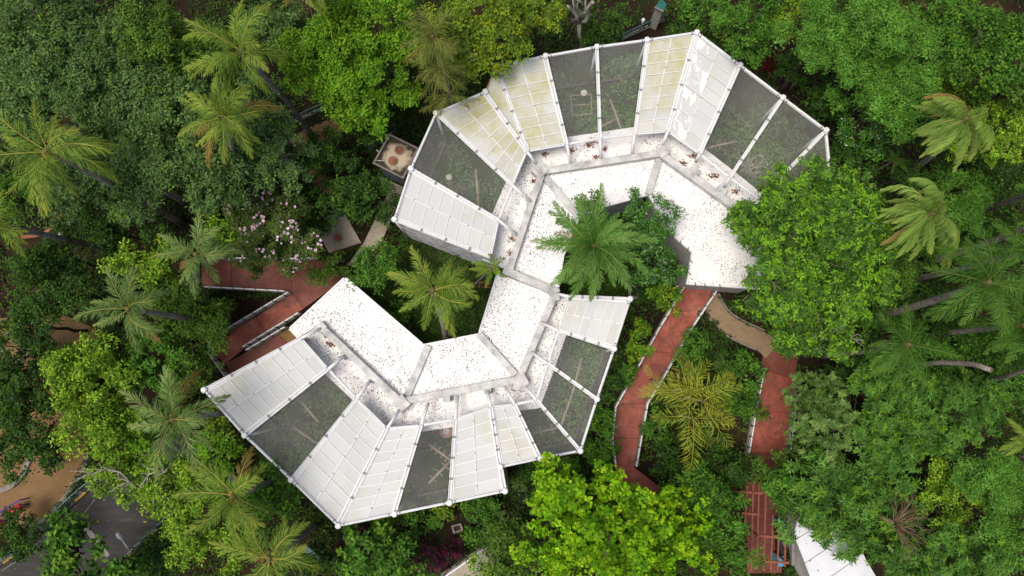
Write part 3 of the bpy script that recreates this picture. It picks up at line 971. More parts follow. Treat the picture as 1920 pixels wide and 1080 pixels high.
UP = [((740, 412), (920, 482), None), ((771, 317), (935, 413), (968, 440)), ((818, 213), (961, 348), (995, 378)), ((910, 173), (988, 284), (1006, 308)),
      ((1023, 106), (1063, 271), (1070, 306)), ((1119, 89), (1125, 260), (1127, 297)), ((1213, 76), (1190, 252), (1185, 288)), ((1306, 62), (1252, 247), (1242, 273)),
      ((1387, 123), (1312, 289), (1305, 303)), ((1467, 184), (1368, 333), (1358, 350)), ((1548, 245), (1424, 374), (1404, 400)), ((1556, 330), (1440, 408), (1424, 420))]
UPX = ((928, 125), (989, 284), None)
up_posts = UP + [UPX]
up_bays = [(0, 1, 'p8'), (1, 2, 'net'), (2, 3, 'p8,algae'), (12, 4, 'p8,algae'), (4, 5, 'net'), (5, 6, 'net'), (6, 7, 'p8,algae'), (7, 8, 'p8,peel'), (8, 9, 'net'), (9, 10, 'net'), (10, 11, 'net')]
up_beams = [((955, 506), (1004, 357), .5, ZB), ((1004, 360), (1017, 322), .5, ZB - .004), ((1012, 321), (1242, 286), .5, ZB + .004), ((1236, 285), (1402, 404), .5, ZB),
            ((1400, 402), (1432, 446), .5, ZB - .004), ((1022, 331), (1086, 407), .5, ZR + .22), ((1236, 296), (1216, 364), .5, ZR + .22)]
up_roofs = [[(957, 505), (1047, 549), (1058, 480), (1086, 410), (1021, 326), (1006, 356)],
            [(1021, 326), (1236, 292), (1216, 366), (1168, 379), (1124, 391), (1086, 410)],
            [(1236, 292), (1402, 406), (1432, 450), (1425, 543), (1287, 533), (1297, 472), (1251, 432), (1216, 366)]]
up_strips = [[(905, 487), (921, 405), (950, 338), (975, 270), (1015, 322), (1003, 357), (953, 506)],
             [(975, 270), (1063, 257), (1190, 238), (1256, 232), (1240, 288), (1015, 322)],
             [(1256, 232), (1320, 278), (1378, 322), (1440, 372), (1432, 446), (1402, 405), (1240, 288)]]
up_walls = [((741, 411), ZO - .15, (921, 483), ZI - .1, 'mural', 'mural_wall'), ((912, 172), ZO - .15, (929, 128), ZO - .15, 'brown_wall', 'end_wall')]
up_blocks = [(1243, 283, .62, .6, ZB + .1), (1012, 319, .72, .8, ZB + .1), (968, 441, .4, .3, ZB - .08), (995, 380, .4, .3, ZB - .08), (1302, 322, .55, -.6, ZB - .1), (1354, 357, .55, -.6, ZB - .1), (1400, 402, .6, -.6, ZB + .05)]
up_floor = [(750, 440), (790, 330), (835, 240), (920, 195), (1023, 135), (1119, 118), (1213, 106), (1300, 96), (1375, 150), (1450, 210), (1535, 270), (1550, 350), (1440, 420), (1300, 320), (1240, 290), (1020, 330), (955, 500)]
up_heaps = [(1111, 267, .5), (1135, 280, .16), (1117, 295, .26), (1070, 283, .3), (1103, 272, .2), (1297, 293, .25), (1281, 306, .2), (1338, 331, .35), (1001, 340, .18), (962, 448, .3), (957, 475, .25), (1378, 360, .3), (1020, 290, .2)]
A1 = aviary('aviary_house', 'larger white horseshoe aviary with net and panel bays around the date palm courtyard', up_posts, up_bays, up_beams, up_roofs, up_strips, up_walls, up_blocks, up_floor, up_heaps)
# triangular sheet that closes the stepped corner
def tri_sheet(parent, a, b, c):
    mb = MB(parent.location)
    mb.plate([W(*a, ZO - .02), W(*b, ZO - .02), W(*c, ZI - .02)], .012)
    mb.build('corner_sheet', M['pane_algae'], parent)
tri_sheet(A1, (913, 172), (928, 129), (987, 281))

LO = [((384, 731), (565, 634), (602, 616)), ((460, 816), (616, 692), (646, 667)), ((547, 899), (669, 747), (694, 714)), ((635, 985), (726, 803), (749, 768)),
      ((740, 963), (790, 797), (803, 755)), ((843, 942), (854, 786), (858, 742)), ((947, 920), (920, 763), (914, 733)), ((1013, 859), (965, 758), (946, 725)),
      ((1088, 845), (1006, 750), (984, 724)), ((1119, 748), (1027, 682), (996, 660)), ((1151, 654), (1048, 620), (1015, 605)), ((1181, 561), (1067, 556), (1044, 551)),
      ((938, 875), (921, 763), None)]
lo_bays = [(0, 1, 'p9'), (1, 2, 'net'), (2, 3, 'p8'), (3, 4, 'p8'), (4, 5, 'net'), (5, 6, 'p7'), (12, 7, 'p5'), (7, 8, 'net'), (8, 9, 'net'), (9, 10, 'net'), (10, 11, 'p6')]
lo_beams = [((599, 611), (752, 755), .5, ZB), ((746, 754), (974, 711), .5, ZB + .004), ((971, 716), (1040, 553), .5, ZB), ((762, 744), (803, 648), .5, ZR + .22), ((966, 703), (898, 626), .5, ZR + .22),
            ((944, 505), (1048, 550), .55, ZB - .05)]
lo_roofs = [[(648, 520), (794, 645), (758, 748), (600, 607), (557, 634), (541, 618)],
            [(794, 645), (897, 625), (969, 706), (758, 748)],
            [(897, 625), (933, 512), (1042, 556), (969, 706)]]
lo_strips = [[(560, 632), (600, 610), (752, 755), (733, 818), (676, 764), (606, 698)],
             [(752, 755), (972, 712), (1012, 765), (960, 772), (854, 800), (733, 818)],
             [(972, 712), (1041, 553), (1080, 558), (1062, 628), (1040, 690), (1012, 765)]]
lo_walls = [((385, 730), ZO - .15, (566, 633), ZI - .1, 'wall', 'end_wall'), ((947, 919), ZO - .15, (939, 877), ZO - .15, 'brown_wall', 'end_wall'), ((1180, 560), ZO - .15, (1068, 555), ZI - .1, 'wall', 'end_wall')]
lo_blocks = [(752, 757, .75, .75, ZB + .1), (976, 714, .75, .5, ZB + .1), (837, 747, .4, .1, ZB - .06), (914, 732, .4, .1, ZB - .06), (694, 708, .45, .7, ZB - .06), (646, 664, .45, .7, ZB - .06), (601, 613, .5, .75, ZB + .06), (1040, 556, .5, .3, ZB + .06)]
lo_floor = [(410, 730), (470, 790), (560, 880), (635, 945), (740, 930), (843, 915), (930, 893), (1013, 840), (1075, 820), (1100, 740), (1130, 655), (1160, 570), (1060, 556), (980, 730), (750, 770), (600, 640)]
lo_heaps = [(622, 645, .3), (612, 630, .15)]
A2 = aviary('aviary_house', 'smaller white horseshoe aviary around the coconut palm courtyard, red ramp at its end', LO, lo_bays, lo_beams, lo_roofs, lo_strips, lo_walls, lo_blocks, lo_floor, lo_heaps)

# thin raised lips and gutter tubes along the courtyard edges of the roofs
def lip(parent, pts, z, w=.12, h=.1, m='metal', nm='roof_lip'):
    for a, b in zip(pts, pts[1:]):
        p, q = W(*a, z), W(*b, z)
        d = (q - p).normalized() * .03
        mb = MB(parent.location)
        mb.bar(p + d + Vector((0, 0, h / 2)), q - d + Vector((0, 0, h / 2)), w, h)
        mb.build(nm, M[m], parent)
lip(A2, [(649, 522), (793, 646)], ZR + .004)
lip(A2, [(795, 647), (897, 627)], ZR + .004)
lip(A2, [(898, 624), (932, 514)], ZR + .004, .08, .05)
lip(A2, [(646, 521), (543, 616)], ZR + .004, .1, .06)
lip(A1, [(1288, 531), (1298, 473), (1252, 433)], ZR + .004, .1, .06)
lip(A1, [(1124, 389), (1167, 377)], ZR + .004, .16, .08)
lip(A1, [(1290, 532), (1420, 541)], ZR + .004, .1, .06)
for (x, y, a) in ((1262, 443, .7), (1276, 455, .7), (1290, 467, .7), (1296, 490, 1.7), (1292, 512, 1.7), (1304, 533, 1.2), (1322, 535, 1.2), (1350, 537, 1.2), (1143, 384, 1.0)):
    p = W(x, y, ZR + .12)
    d = Vector((math.cos(a + .6), math.sin(a + .6), 0)) * .13
    mb = MB(A1.location); mb.bar(p - d, p + d, .035, .035)
    mb.build('roof_bracket', M['dark'], A1)

# perches, feeding boards and dead wood inside the netted bays
def perch(pts_px, z, label, rungs=0):
    ps = [W(x, y, z) for x, y in pts_px]
    t = thing('bird_perch', Vector((ps[0].x, ps[0].y, 0)), label, 'perch')
    for a, b in zip(ps, ps[1:]):
        mb = MB(t.location); mb.tube([a, a.lerp(b, .5) + Vector((0, 0, .04)), b], .075, 7); mb.build('pole', M['wood'], t, smooth=True)
        d = (b - a).normalized(); s = Vector((-d.y, d.x, 0))
        for k in range(rungs):
            q = a.lerp(b, (k + .7) / (rungs + .4))
            mb = MB(t.location); mb.tube([q - s * .28, q + s * .28], .03, 6); mb.build('rung', M['wood'], t)
    for q in (ps[0], ps[-1]):
        mb = MB(t.location); mb.tube([(q.x, q.y, 0), (q.x, q.y, z)], .06, 6); mb.build('stand', M['wood'], t)
    return t
perch([(892, 318), (898, 388)], 2.2, 'long pole perch in the leftmost dark net bay of the larger aviary')
perch([(1144, 187), (1166, 246)], 2.4, 'slanting pole perch in the net bay right of the feeding frame')
perch([(1157, 222), (1118, 243)], 1.6, 'short low perch crossing under the slanting pole perch')
perch([(1316, 280), (1380, 265)], 2.2, 'pole perch in the net bay beside the peeling panel', 1)
perch([(1437, 340), (1440, 395)], 2.2, 'cross-shaped perch near the frangipani edge of the larger aviary', 1)
perch([(558, 745), (596, 790)], 2.4, 'upper pole perch in the widest net bay of the smaller aviary', 1)
perch([(552, 802), (600, 835)], 1.6, 'lower pole perch in the widest net bay of the smaller aviary')
perch([(805, 834), (846, 863)], 2.4, 'rung perch in the narrow net bay beside the round pink board', 4)
perch([(843, 866), (804, 906)], 2.2, 'rung perch leading outwards in the narrow net bay', 3)
perch([(1090, 672), (1074, 735), (1053, 795)], 2.4, 'longest bent perch across the two net bays by the red walk', 2)
perch([(998, 813), (1052, 800)], 2.0, 'level perch in the triangular net bay', 2)
def board(px, py, r, z, label, m='pink_red'):
    c = W(px, py, z)
    t = thing('feeding_board', Vector((c.x, c.y, 0)), label, 'feeding board')
    mb = MB(t.location); mb.tube([(c.x, c.y, z - .06), (c.x, c.y, z)], r, 20); mb.build('tray', M[m], t)
    mb = MB(t.location); mb.tube([(c.x, c.y, z + .004), (c.x, c.y, z + .09)], [r * .42, r * .46], 14); mb.build('bowl', M['metal_dirty'], t)
    mb = MB(t.location); mb.tube([(c.x, c.y, 0), (c.x, c.y, z - .062)], .06, 6); mb.build('leg', M['wood'], t)
board(837, 808, .42, 1.2, 'round pink feeding board at the inner end of the narrow net bay')
board(1030, 697, .3, 1.2, 'small round pink feeding board by the inner tube near the bent perch')
board(842, 332, .2, 1.0, 'small pale round bowl stand in the leftmost dark net bay', 'metal_dirty')
board(1095, 174, .2, 1.4, 'pale round bowl stand beside the square feeding frame', 'metal_dirty')
def feeding_frame():
    q = [W(x, y, 1.1) for x, y in ((1070, 179), (1108, 177), (1110, 214), (1073, 216))]
    t = thing('feeding_table', Vector((q[0].x, q[0].y, 0)), 'square timber feeding table frame under the net of the larger aviary', 'feeding table')
    for a, b in zip(q, q[1:] + q[:1]):
        mb = MB(t.location); mb.bar(a, b, .05, .05); mb.build('rail', M['wood'], t)
        mb = MB(t.location); mb.bar((a.x, a.y, 0), (a.x, a.y, 1.06), .05, .05); mb.build('leg', M['wood'], t)
    mb = MB(t.location); mb.bar(q[0].lerp(q[3], .5), q[1].lerp(q[2], .5), .04, .04); mb.build('cross_rail', M['wood'], t)
feeding_frame()
def dead_tree(px, py, z, r, label, m='bone', n=14, sp=1.0):
    c = W(px, py, z)
    t = thing('dead_branch_tree', Vector((c.x, c.y, 0)), label, 'dead tree')
    mb = MB()
    top = Vector((0, 0, z * .6))
    mb.tube([(0, 0, 0), top], [.07, .055], 6)
    for i in range(n):
        a = 2.4 * i + rng.uniform(-.4, .4)
        e = top + Vector((math.cos(a) * r * rng.uniform(.5, 1), math.sin(a) * r * rng.uniform(.5, 1), z * .4 * rng.uniform(.5, 1.2)))
        q = limb(mb, top, e, .035, .014, .1, 5)
        for _ in range(3):
            f = Vector(q[random.choice((1, 2, 3))])
            limb(mb, f, f + Vector(sphere_dirs(1, 0)[0]) * r * .45, .02, .008, .1, 4, 3)
    mb.build('branches', M[m], t, smooth=True)
dead_tree(1411, 302, 3.4, 1.1, 'bleached bare branch tree under the net near the right end')
dead_tree(855, 352, 1.2, .8, 'heap of bare grey branches beside the pale bowl stand', 'wood', 10)

# ------------------------------------------------------------------ tank house and slabs
def tank_house():
    q = [W(x, y, 3.2) for x, y in ((731, 253), (784, 279), (756, 334), (701, 306))]
    c = sum(q, Vector()) / 4
    t = thing('tank_house', Vector((c.x, c.y, 0)), 'small square tank house with two round hatches on its stained roof', 'tank house')
    mb = MB(t.location); mb.prism([Vector((c.x + (p.x - c.x) * .93, c.y + (p.y - c.y) * .93, 3.0)) for p in q], 0); mb.build('wall', M['tank_wall'], t)
    mb = MB(t.location); mb.prism([Vector((p.x, p.y, 3.1)) for p in q], 2.95); mb.build('roof_slab', M['tank_top'], t)
    for a, b in zip(q, q[1:] + q[:1]):
        mb = MB(t.location); d = (b - a).normalized() * .055
        mb.bar(a + d + Vector((0, 0, -.02)), b - d * -1 + Vector((0, 0, -.02)), .11, .2); mb.build('roof_rim', M['kerb'], t)
    for (x, y) in ((749, 282), (737, 302)):
        p = W(x, y, 3.1)
        mb = MB(t.location); mb.tube([p, p + Vector((0, 0, .06))], .31, 20); h = mb.build('hatch_ring', M['kerb'], t)
        mb = MB(t.location); mb.tube([p + Vector((0, 0, .062)), p + Vector((0, 0, .09))], .25, 20); mb.bar(p + Vector((-.16, .05, .1)), p + Vector((.16, -.05, .1)), .03, .03); mb.build('hatch_cover', M['rust'], h)
    for (a, b) in (((727, 254), (712, 249)), ((720, 271), (714, 264)), ((712, 288), (706, 281)), ((720, 301), (705, 301))):
        mb = MB(t.location); mb.tube([W(*a, 3.15), W(*b, 3.2)], .03, 6); mb.build('pipe', M['metal_dirty'], t)
    l = [W(x, y, .6) for x, y in ((713, 330), (760, 352), (752, 366), (704, 343))]
    mb = MB(t.location); mb.prism(l, 0); mb.build('plinth', M['slab'], t)
tank_house()
def hatch_slab():
    q = [W(x, y, .3) for x, y in ((586, 414), (644, 396), (677, 455), (616, 474))]
    t = thing('concrete_platform', Vector((q[0].x, q[0].y, 0)), 'low concrete platform with a round rusty hatch beside the pink-flowered shrub', 'platform')
    mb = MB(t.location); mb.prism(q, -.05); mb.build('slab', M['slab'], t)
    p = W(634, 446, .3)
    mb = MB(t.location); mb.tube([p, p + Vector((0, 0, .04))], .3, 20); h = mb.build('hatch_ring', M['kerb'], t)
    mb = MB(t.location); mb.tube([p + Vector((0, 0, .042)), p + Vector((0, 0, .06))], .24, 20); mb.build('hatch_cover', M['rust'], h)
hatch_slab()
def pit(px, label, z=.22, m='kerb'):
    q = WP(px, z)
    c = sum(q, Vector()) / 4
    t = thing('inspection_pit', Vector((c.x, c.y, 0)), label, 'inspection pit')
    mb = MB(t.location)
    n = [c + (p - c) * .62 for p in q]
    for i in range(4):
        j = (i + 1) % 4
        mb.prism([q[i], q[j], n[j], n[i]], -.02)
    mb.build('rim', M[m], t)
    mb = MB(t.location); mb.prism([Vector((p.x, p.y, .05)) for p in n], -.02); mb.build('bottom', M['pit'], t)
pit([(1184, 533), (1201, 537), (1195, 562), (1178, 557)], 'square concrete pit rim at the tip of the grey end panel')
pit([(846, 986), (864, 981), (869, 994), (850, 1001)], 'small brick-rimmed pit on the bare soil below the narrow net bay')
pit([(969, 920), (984, 916), (990, 938), (976, 943)], 'pale pit rim half under the bright broad-leaved tree')
pit([(762, 612), (776, 606), (783, 622), (770, 627)], 'dark small pit beside the courtyard coconut palm')
def grate():
    q = WP([(899, 529), (929, 529), (929, 539), (898, 539)], .35)
    t = thing('rusty_grate', Vector((q[0].x, q[0].y, 0)), 'rusty red barred grate at the courtyard corner', 'grate')
    for a, b in ((q[0], q[1]), (q[3], q[2]), (q[0], q[3]), (q[1], q[2])):
        mb = MB(t.location); mb.bar(a, b, .06, .06); mb.build('frame_bar', M['rust_bar'], t)
    for k in range(1, 9):
        mb = MB(t.location); mb.bar(q[0].lerp(q[1], k / 9), q[3].lerp(q[2], k / 9), .03, .03); mb.build('bar', M['rust_bar'], t)
    for p in q:
        mb = MB(t.location); mb.bar((p.x, p.y, 0), (p.x, p.y, .32), .05, .05); mb.build('leg', M['rust_bar'], t)
grate()

# ------------------------------------------------------------------ railings along the red walks
def railing(px, label, z=RZ, h=.75, group=None, step=.72):
    pts = WP(px, z)
    t = thing('railing', Vector((pts[0].x, pts[0].y, 0)), label, 'railing', group)
    for a, b in zip(pts, pts[1:]):
        d = (b - a).normalized()
        L = (b - a).length
        mb = MB(t.location); mb.bar(Vector((a.x, a.y, z / 2 + .09)), Vector((b.x, b.y, z / 2 + .09)), .11, z + .16); mb.build('kerb_wall', M['kerb'], t)
        mb = MB(t.location); mb.bar(a + Vector((0, 0, h)), b + Vector((0, 0, h)), .075, .045); mb.build('top_rail', M['metal'], t)
        mb = MB(t.location); mb.bar(a + Vector((0, 0, h * .55)), b + Vector((0, 0, h * .55)), .035, .05); mb.build('lower_rail', M['metal_dirty'], t)
        n = max(1, round(L / step))
        for k in range(n):
            p = a.lerp(b, (k + .5) / n)
            mb = MB(t.location); mb.bar(p + Vector((0, 0, -.1)), p + Vector((0, 0, h + .03)), .05, .085); mb.build('baluster', M['dark'], t)
railing([(392, 540), (540, 548)], 'railing between the upper red ramp and the planted triangle')
railing([(547, 550), (416, 628), (402, 640), (402, 666), (430, 705)], 'long bent railing round the outer edge of the lower red ramp')
railing([(566, 588), (463, 651)], 'upper of the two parallel railings in the middle of the red ramp')
railing([(469, 657), (541, 614)], 'lower of the two parallel railings in the middle of the red ramp')
railing([(420, 487), (560, 488), (600, 487)], 'railing along the red ramp under the pink-flowered shrub')
railing([(1281, 536), (1230, 621), (1199, 678), (1152, 762), (1146, 823), (1152, 868)], 'railing on the aviary side of the red walk')
railing([(1338, 548), (1289, 622), (1243, 703), (1211, 756), (1190, 872)], 'railing of the red walk next to the tan path and yellow palm')
railing([(1427, 690), (1411, 768), (1398, 847)], 'railing on the left edge of the red path under the big leafy tree', .1)
railing([(1490, 712), (1482, 775), (1474, 848)], 'railing on the right edge of the red path under the big leafy tree', .1)
railing([(810, 1092), (860, 1058), (925, 1012)], 'double white pipe railing beside the purple shrubs at the bottom', .05, .9, None, 1.6)
railing([(1228, 926), (1275, 922)], 'short railing piece beside the red patch behind the bright tree')

# ------------------------------------------------------------------ fences, benches, lamps
def fence(px, label, h=.8, m='teal', step=.22):
    pts = WP(px, 0)
    t = thing('metal_fence', Vector((pts[0].x, pts[0].y, 0)), label, 'fence')
    for a, b in zip(pts, pts[1:]):
        for z in (.15, h):
            mb = MB(t.location); mb.bar(a + Vector((0, 0, z)), b + Vector((0, 0, z)), .06, .05); mb.build('rail', M[m], t)
        mb = MB(t.location); mb.bar(a + Vector((0, 0, .06)), b + Vector((0, 0, .06)), .2, .14); mb.build('footing', M['kerb'], t)
        L = (b - a).length
        for k in range(int(L / 1.6) + 1):
            p = a.lerp(b, min(1, k * 1.6 / L)); mb = MB(t.location); mb.bar(p, p + Vector((0, 0, h + .1)), .08, .08); mb.build('post', M[m], t)
        mb = MB(t.location)
        for k in range(int(L / step)):
            p = a.lerp(b, (k + .5) * step / L); mb.bar(p + Vector((0, 0, .18)), p + Vector((0, 0, h + .06)), .025, .025)
        o = mb.build('fence_bars', M['metal_dirty'], t); o['kind'] = 'stuff'
fence([(545, 232), (612, 202)], 'teal fence beside the leaning coconut trunk at upper left')
fence([(690, 280), (748, 250)], 'teal fence behind the small tank house')
fence([(1165, 74), (1215, 51), (1245, 38)], 'teal and white fence above the top net bays')
fence([(203, 1080), (300, 985), (345, 945)], 'teal fence along the road beside the lamp')
fence([(-10, 1064), (34, 1030), (160, 915), (188, 893)], 'teal fence between the road and the playground')
def bench(px, py, a, label):
    c = W(px, py, 0)
    t = thing('garden_bench', c, label, 'bench')
    t.rotation_euler.z = a
    for k in range(4):
        mb = MB(); mb.bar((-.85, -.18 + k * .12, .42), (.85, -.18 + k * .12, .42), .09, .03); mb.build('seat_slat', M['teal'], t)
    for k in range(3):
        mb = MB(); mb.bar((-.85, .27 + k * .02, .56 + k * .13), (.85, .27 + k * .02, .56 + k * .13), .03, .09); mb.build('back_slat', M['teal'], t)
    for s in (-.7, .7):
        mb = MB(); mb.bar((s, -.2, 0), (s, -.2, .4), .06, .06); mb.build('leg', M['dark'], t)
        mb = MB(); mb.bar((s, .22, 0), (s, .3, .9), .06, .06); mb.build('leg', M['dark'], t)
bench(437, 890, -.9, 'teal slatted bench half under the coconut palm beside the wide panel bay')
bench(596, 1042, -.7, 'teal slatted bench in the dark bed at the bottom edge')
def street_lamp(head, elbow, base, z, label, glob=False):
    b = W(*base, 0)
    h, e = W(*head, z) - b, W(*elbow, z) - b
    t = thing('street_lamp', b, label, 'street lamp')
    mb = MB()
    mb.tube([(0, 0, 0), (e.x * .9, e.y * .9, z * .92), e], [.055, .045, .04], 8)
    mb.build('pole', M['metal_dirty'], t, smooth=True)
    mb = MB(); mb.tube([e, h], [.035, .03], 8); mb.build('arm', M['lampwhite'], t, smooth=True)
    d = (h - e); d.z = 0; d.normalize()
    mb = MB()
    if glob: mb.tube([h + Vector((0, 0, -.12)), h, h + Vector((0, 0, .12)), h + Vector((0, 0, .18))], [.06, .13, .1, .03], 12)
    else: mb.tube([h - d * .12, h, h + d * .12, h + d * .3, h + d * .38], [.04, .09, .13, .11, .04], 10)
    mb.build('lamp_head', M['lampwhite'], t, smooth=True)
street_lamp((226, 1009), (240, 1028), (262, 1026), 3.2, 'white street lamp reaching over the dark road')
street_lamp((113, 438), (98, 448), (130, 462), 3.2, 'white street lamp beside the thin palm trunk at left')
street_lamp((131, 419), (124, 412), (165, 428), 2.6, 'small lamp on the dark path at upper left', True)
street_lamp((1206, 38), (1205, 42), (1197, 66), 2.2, 'thin lamp post with a globe above the top net bays', True)

# ------------------------------------------------------------------ playground pieces
def seesaw(px, py, a, label):
    c = W(px, py, 0)
    t = thing('spring_rider', c, label, 'playground toy'); t.rotation_euler.z = a
    mb = MB(); mb.tube([(-.45, 0, .62), (-.4, 0, .62), (.4, 0, .62), (.45, 0, .62)], [.12, .2, .2, .12], 14); mb.build('roller', M['magenta'], t, smooth=True)
    mb = MB(); mb.tube([(-.9, .3, .85), (.75, .32, .85)], .045, 8); mb.build('handrail', M['purple'], t)
    for s in (-.75, .65):
        mb = MB(); mb.tube([(s, .3, 0), (s, .3, .85)], .04, 8); mb.build('post', M['purple'], t)
        mb = MB(); mb.tube([(s * .7, 0, 0), (s * .7, 0, .6)], .05, 8); mb.build('support', M['purple'], t)
seesaw(41, 952, .55, 'red roller with a purple handrail on the sand, nearer the road')
seesaw(4, 981, .5, 'red roller with a purple handrail cut by the left picture edge')
def bar_toy():
    a, b = W(84, 861, .8), W(112, 860, .8)
    t = thing('balance_bar', Vector((a.x, a.y, 0)), 'thin purple bar on posts at the top of the sand', 'playground toy')
    mb = MB(t.location); mb.tube([a, b], .045, 8); mb.build('rail', M['purple'], t)
    for p in (a, b):
        mb = MB(t.location); mb.tube([(p.x, p.y, 0), p], .04, 8); mb.build('post', M['purple'], t)
bar_toy()
def panel_toy():
    c = W(92, 662, .8)
    t = thing('play_panel', Vector((c.x, c.y, 0)), 'small blue and yellow play panel among the dark leaves at left', 'playground toy')
    mb = MB(t.location); mb.bar(c + Vector((-.25, -.3, .1)), c + Vector((.25, -.3, .1)), .4, .05); mb.build('seat', M['blue'], t)
    mb = MB(t.location); mb.bar(c + Vector((-.1, .15, .2)), c + Vector((-.1, .6, .2)), .25, .05); mb.build('flap', M['yellow'], t)
    mb = MB(t.location); mb.tube([(c.x, c.y, 0), c + Vector((0, 0, .08))], .06, 8); mb.build('post', M['purple'], t)
    mb = MB(t.location); mb.bar(c + Vector((-.1, -.3, .06)), c + Vector((-.1, .4, .14)), .06, .05); mb.build('arm', M['purple'], t)
panel_toy()

# ------------------------------------------------------------------ pergola, shed, kiosk
def pergola():
    z = 2.6
    c = W(1440, 1000, 0)
    t = thing('steel_pergola', c, 'rust-red open steel pergola of long bars over the red path', 'pergola')
    longb = [((1401, 908), (1396, 985)), ((1412, 905), (1408, 1070)), ((1423, 905), (1418, 1068)), ((1436, 905), (1431, 1070)), ((1449, 965), (1444, 1072)), ((1461, 975), (1457, 1072)), ((1473, 990), (1471, 1062))]
    for a, b in longb:
        mb = MB(c); mb.bar(W(*a, z), W(*b, z), .09, .1); mb.build('long_bar', M['rust_bar'], t)
    for a, b in (((1386, 922), (1430, 925)), ((1421, 1004), (1478, 1010)), ((1408, 1051), (1478, 1055)), ((1415, 880), (1452, 888)), ((1390, 962), (1425, 965))):
        mb = MB(c); mb.bar(W(*a, z + .1), W(*b, z + .1), .13, .11); mb.build('cross_bar', M['rust_bar'], t)
    for p in ((1421, 1004), (1478, 1010), (1408, 1051), (1478, 1055), (1386, 922), (1452, 888)):
        q = W(*p, z); mb = MB(c); mb.bar((q.x, q.y, 0), (q.x, q.y, z + .04), .1, .1); mb.build('post', M['rust_bar'], t)
pergola()
def shed():
    z = 3.2
    q = WP([(1489, 1003), (1498, 962), (1560, 985), (1606, 1010), (1624, 1050), (1660, 1110), (1530, 1110)], z)
    c = W(1560, 1060, 0)
    t = thing('white_roofed_shed', c, 'small shed with a white sheet roof beside the steel pergola', 'shed')
    mb = MB(c); mb.prism(q, z - .08); mb.build('roof_sheet', M['shed_roof'], t)
    litter('leaf_litter', q, z, 2.2, t, c, size=(.06, .14))
    ctr = sum(q, Vector()) / len(q)
    mb = MB(c); mb.prism([Vector((ctr.x + (p.x - ctr.x) * .93, ctr.y + (p.y - ctr.y) * .93, z - .082)) for p in q], 0); mb.build('wall', M['wall'], t)
    for a, b in (((1491, 1012), (1540, 983)), ((1500, 1062), (1590, 1003)), ((1545, 1090), (1606, 1048))):
        mb = MB(c); mb.bar(W(*a, z + .01), W(*b, z + .01), .03, .02); mb.build('seam', M['kerb'], t)
    mb = MB(c); mb.bar(W(1486, 1004, z - .3), W(1486, 1060, z - .3), .16, .2); mb.build('side_gutter', M['kerb'], t)
shed()
def booth():
    c = W(1467, 1020, 0)
    t = thing('blue_counter', c, 'dark counter with blue ends under the pergola bars', 'counter')
    for (a, b, nm, m) in (((1460, 976), (1472, 990), 'counter_end', 'blue'), ((1459, 1043), (1473, 1062), 'counter_end', 'blue')):
        p, q = W(a[0], a[1], 1.1), W(b[0], b[1], 1.1)
        mb = MB(c); mb.prism([p, Vector((q.x, p.y, 1.1)), q, Vector((p.x, q.y, 1.1))], 0); mb.build(nm, M[m], t)
    p, q = W(1461, 990, .95), W(1472, 1043, .95)
    mb = MB(c); mb.prism([p, Vector((q.x, p.y, .95)), q, Vector((p.x, q.y, .95))], 0); mb.build('counter_top', M['dark'], t)
booth()
def kiosk():
    z = 2.6
    q = WP([(1227, 14), (1240, -4), (1250, 8), (1244, 22)], z)
    c = W(1238, 8, 0)
    t = thing('teal_roofed_kiosk', c, 'little teal roofed kiosk at the top edge above the aviary', 'kiosk')
    mb = MB(c); mb.prism(q, z - .1); mb.build('roof', M['teal'], t)
    ctr = sum(q, Vector()) / 4
    mb = MB(c); mb.prism([Vector((ctr.x + (p.x - ctr.x) * .85, ctr.y + (p.y - ctr.y) * .85, z - .102)) for p in q], 0); mb.build('wall', M['wall'], t)
    mb = MB(c); mb.bar(q[0], q[3], .08, .12); mb.build('roof_edge', M['kerb'], t)
kiosk()
def tarp():
    c = W(884, 100, 1.2)
    t = thing('blue_tarpaulin', Vector((c.x, c.y, 0)), 'blue tarpaulin on a low frame showing through the drooping palm', 'tarpaulin')
    q = [W(x, y, 1.3) for x, y in ((872, 92), (888, 86), (898, 106), (884, 116))]
    mb = MB(t.location)
    mid = sum(q, Vector()) / 4 + Vector((0, 0, .12))
    mb.add(q + [mid] + [p - Vector((0, 0, .04)) for p in q], [(0, 1, 4), (1, 2, 4), (2, 3, 4), (3, 0, 4), (8, 7, 6, 5)]); mb.build('sheet', M['blue'], t)
    for p in q:
        mb = MB(t.location); mb.bar((p.x, p.y, 0), (p.x, p.y, 1.24), .05, .05); mb.build('leg', M['dark'], t)
tarp()

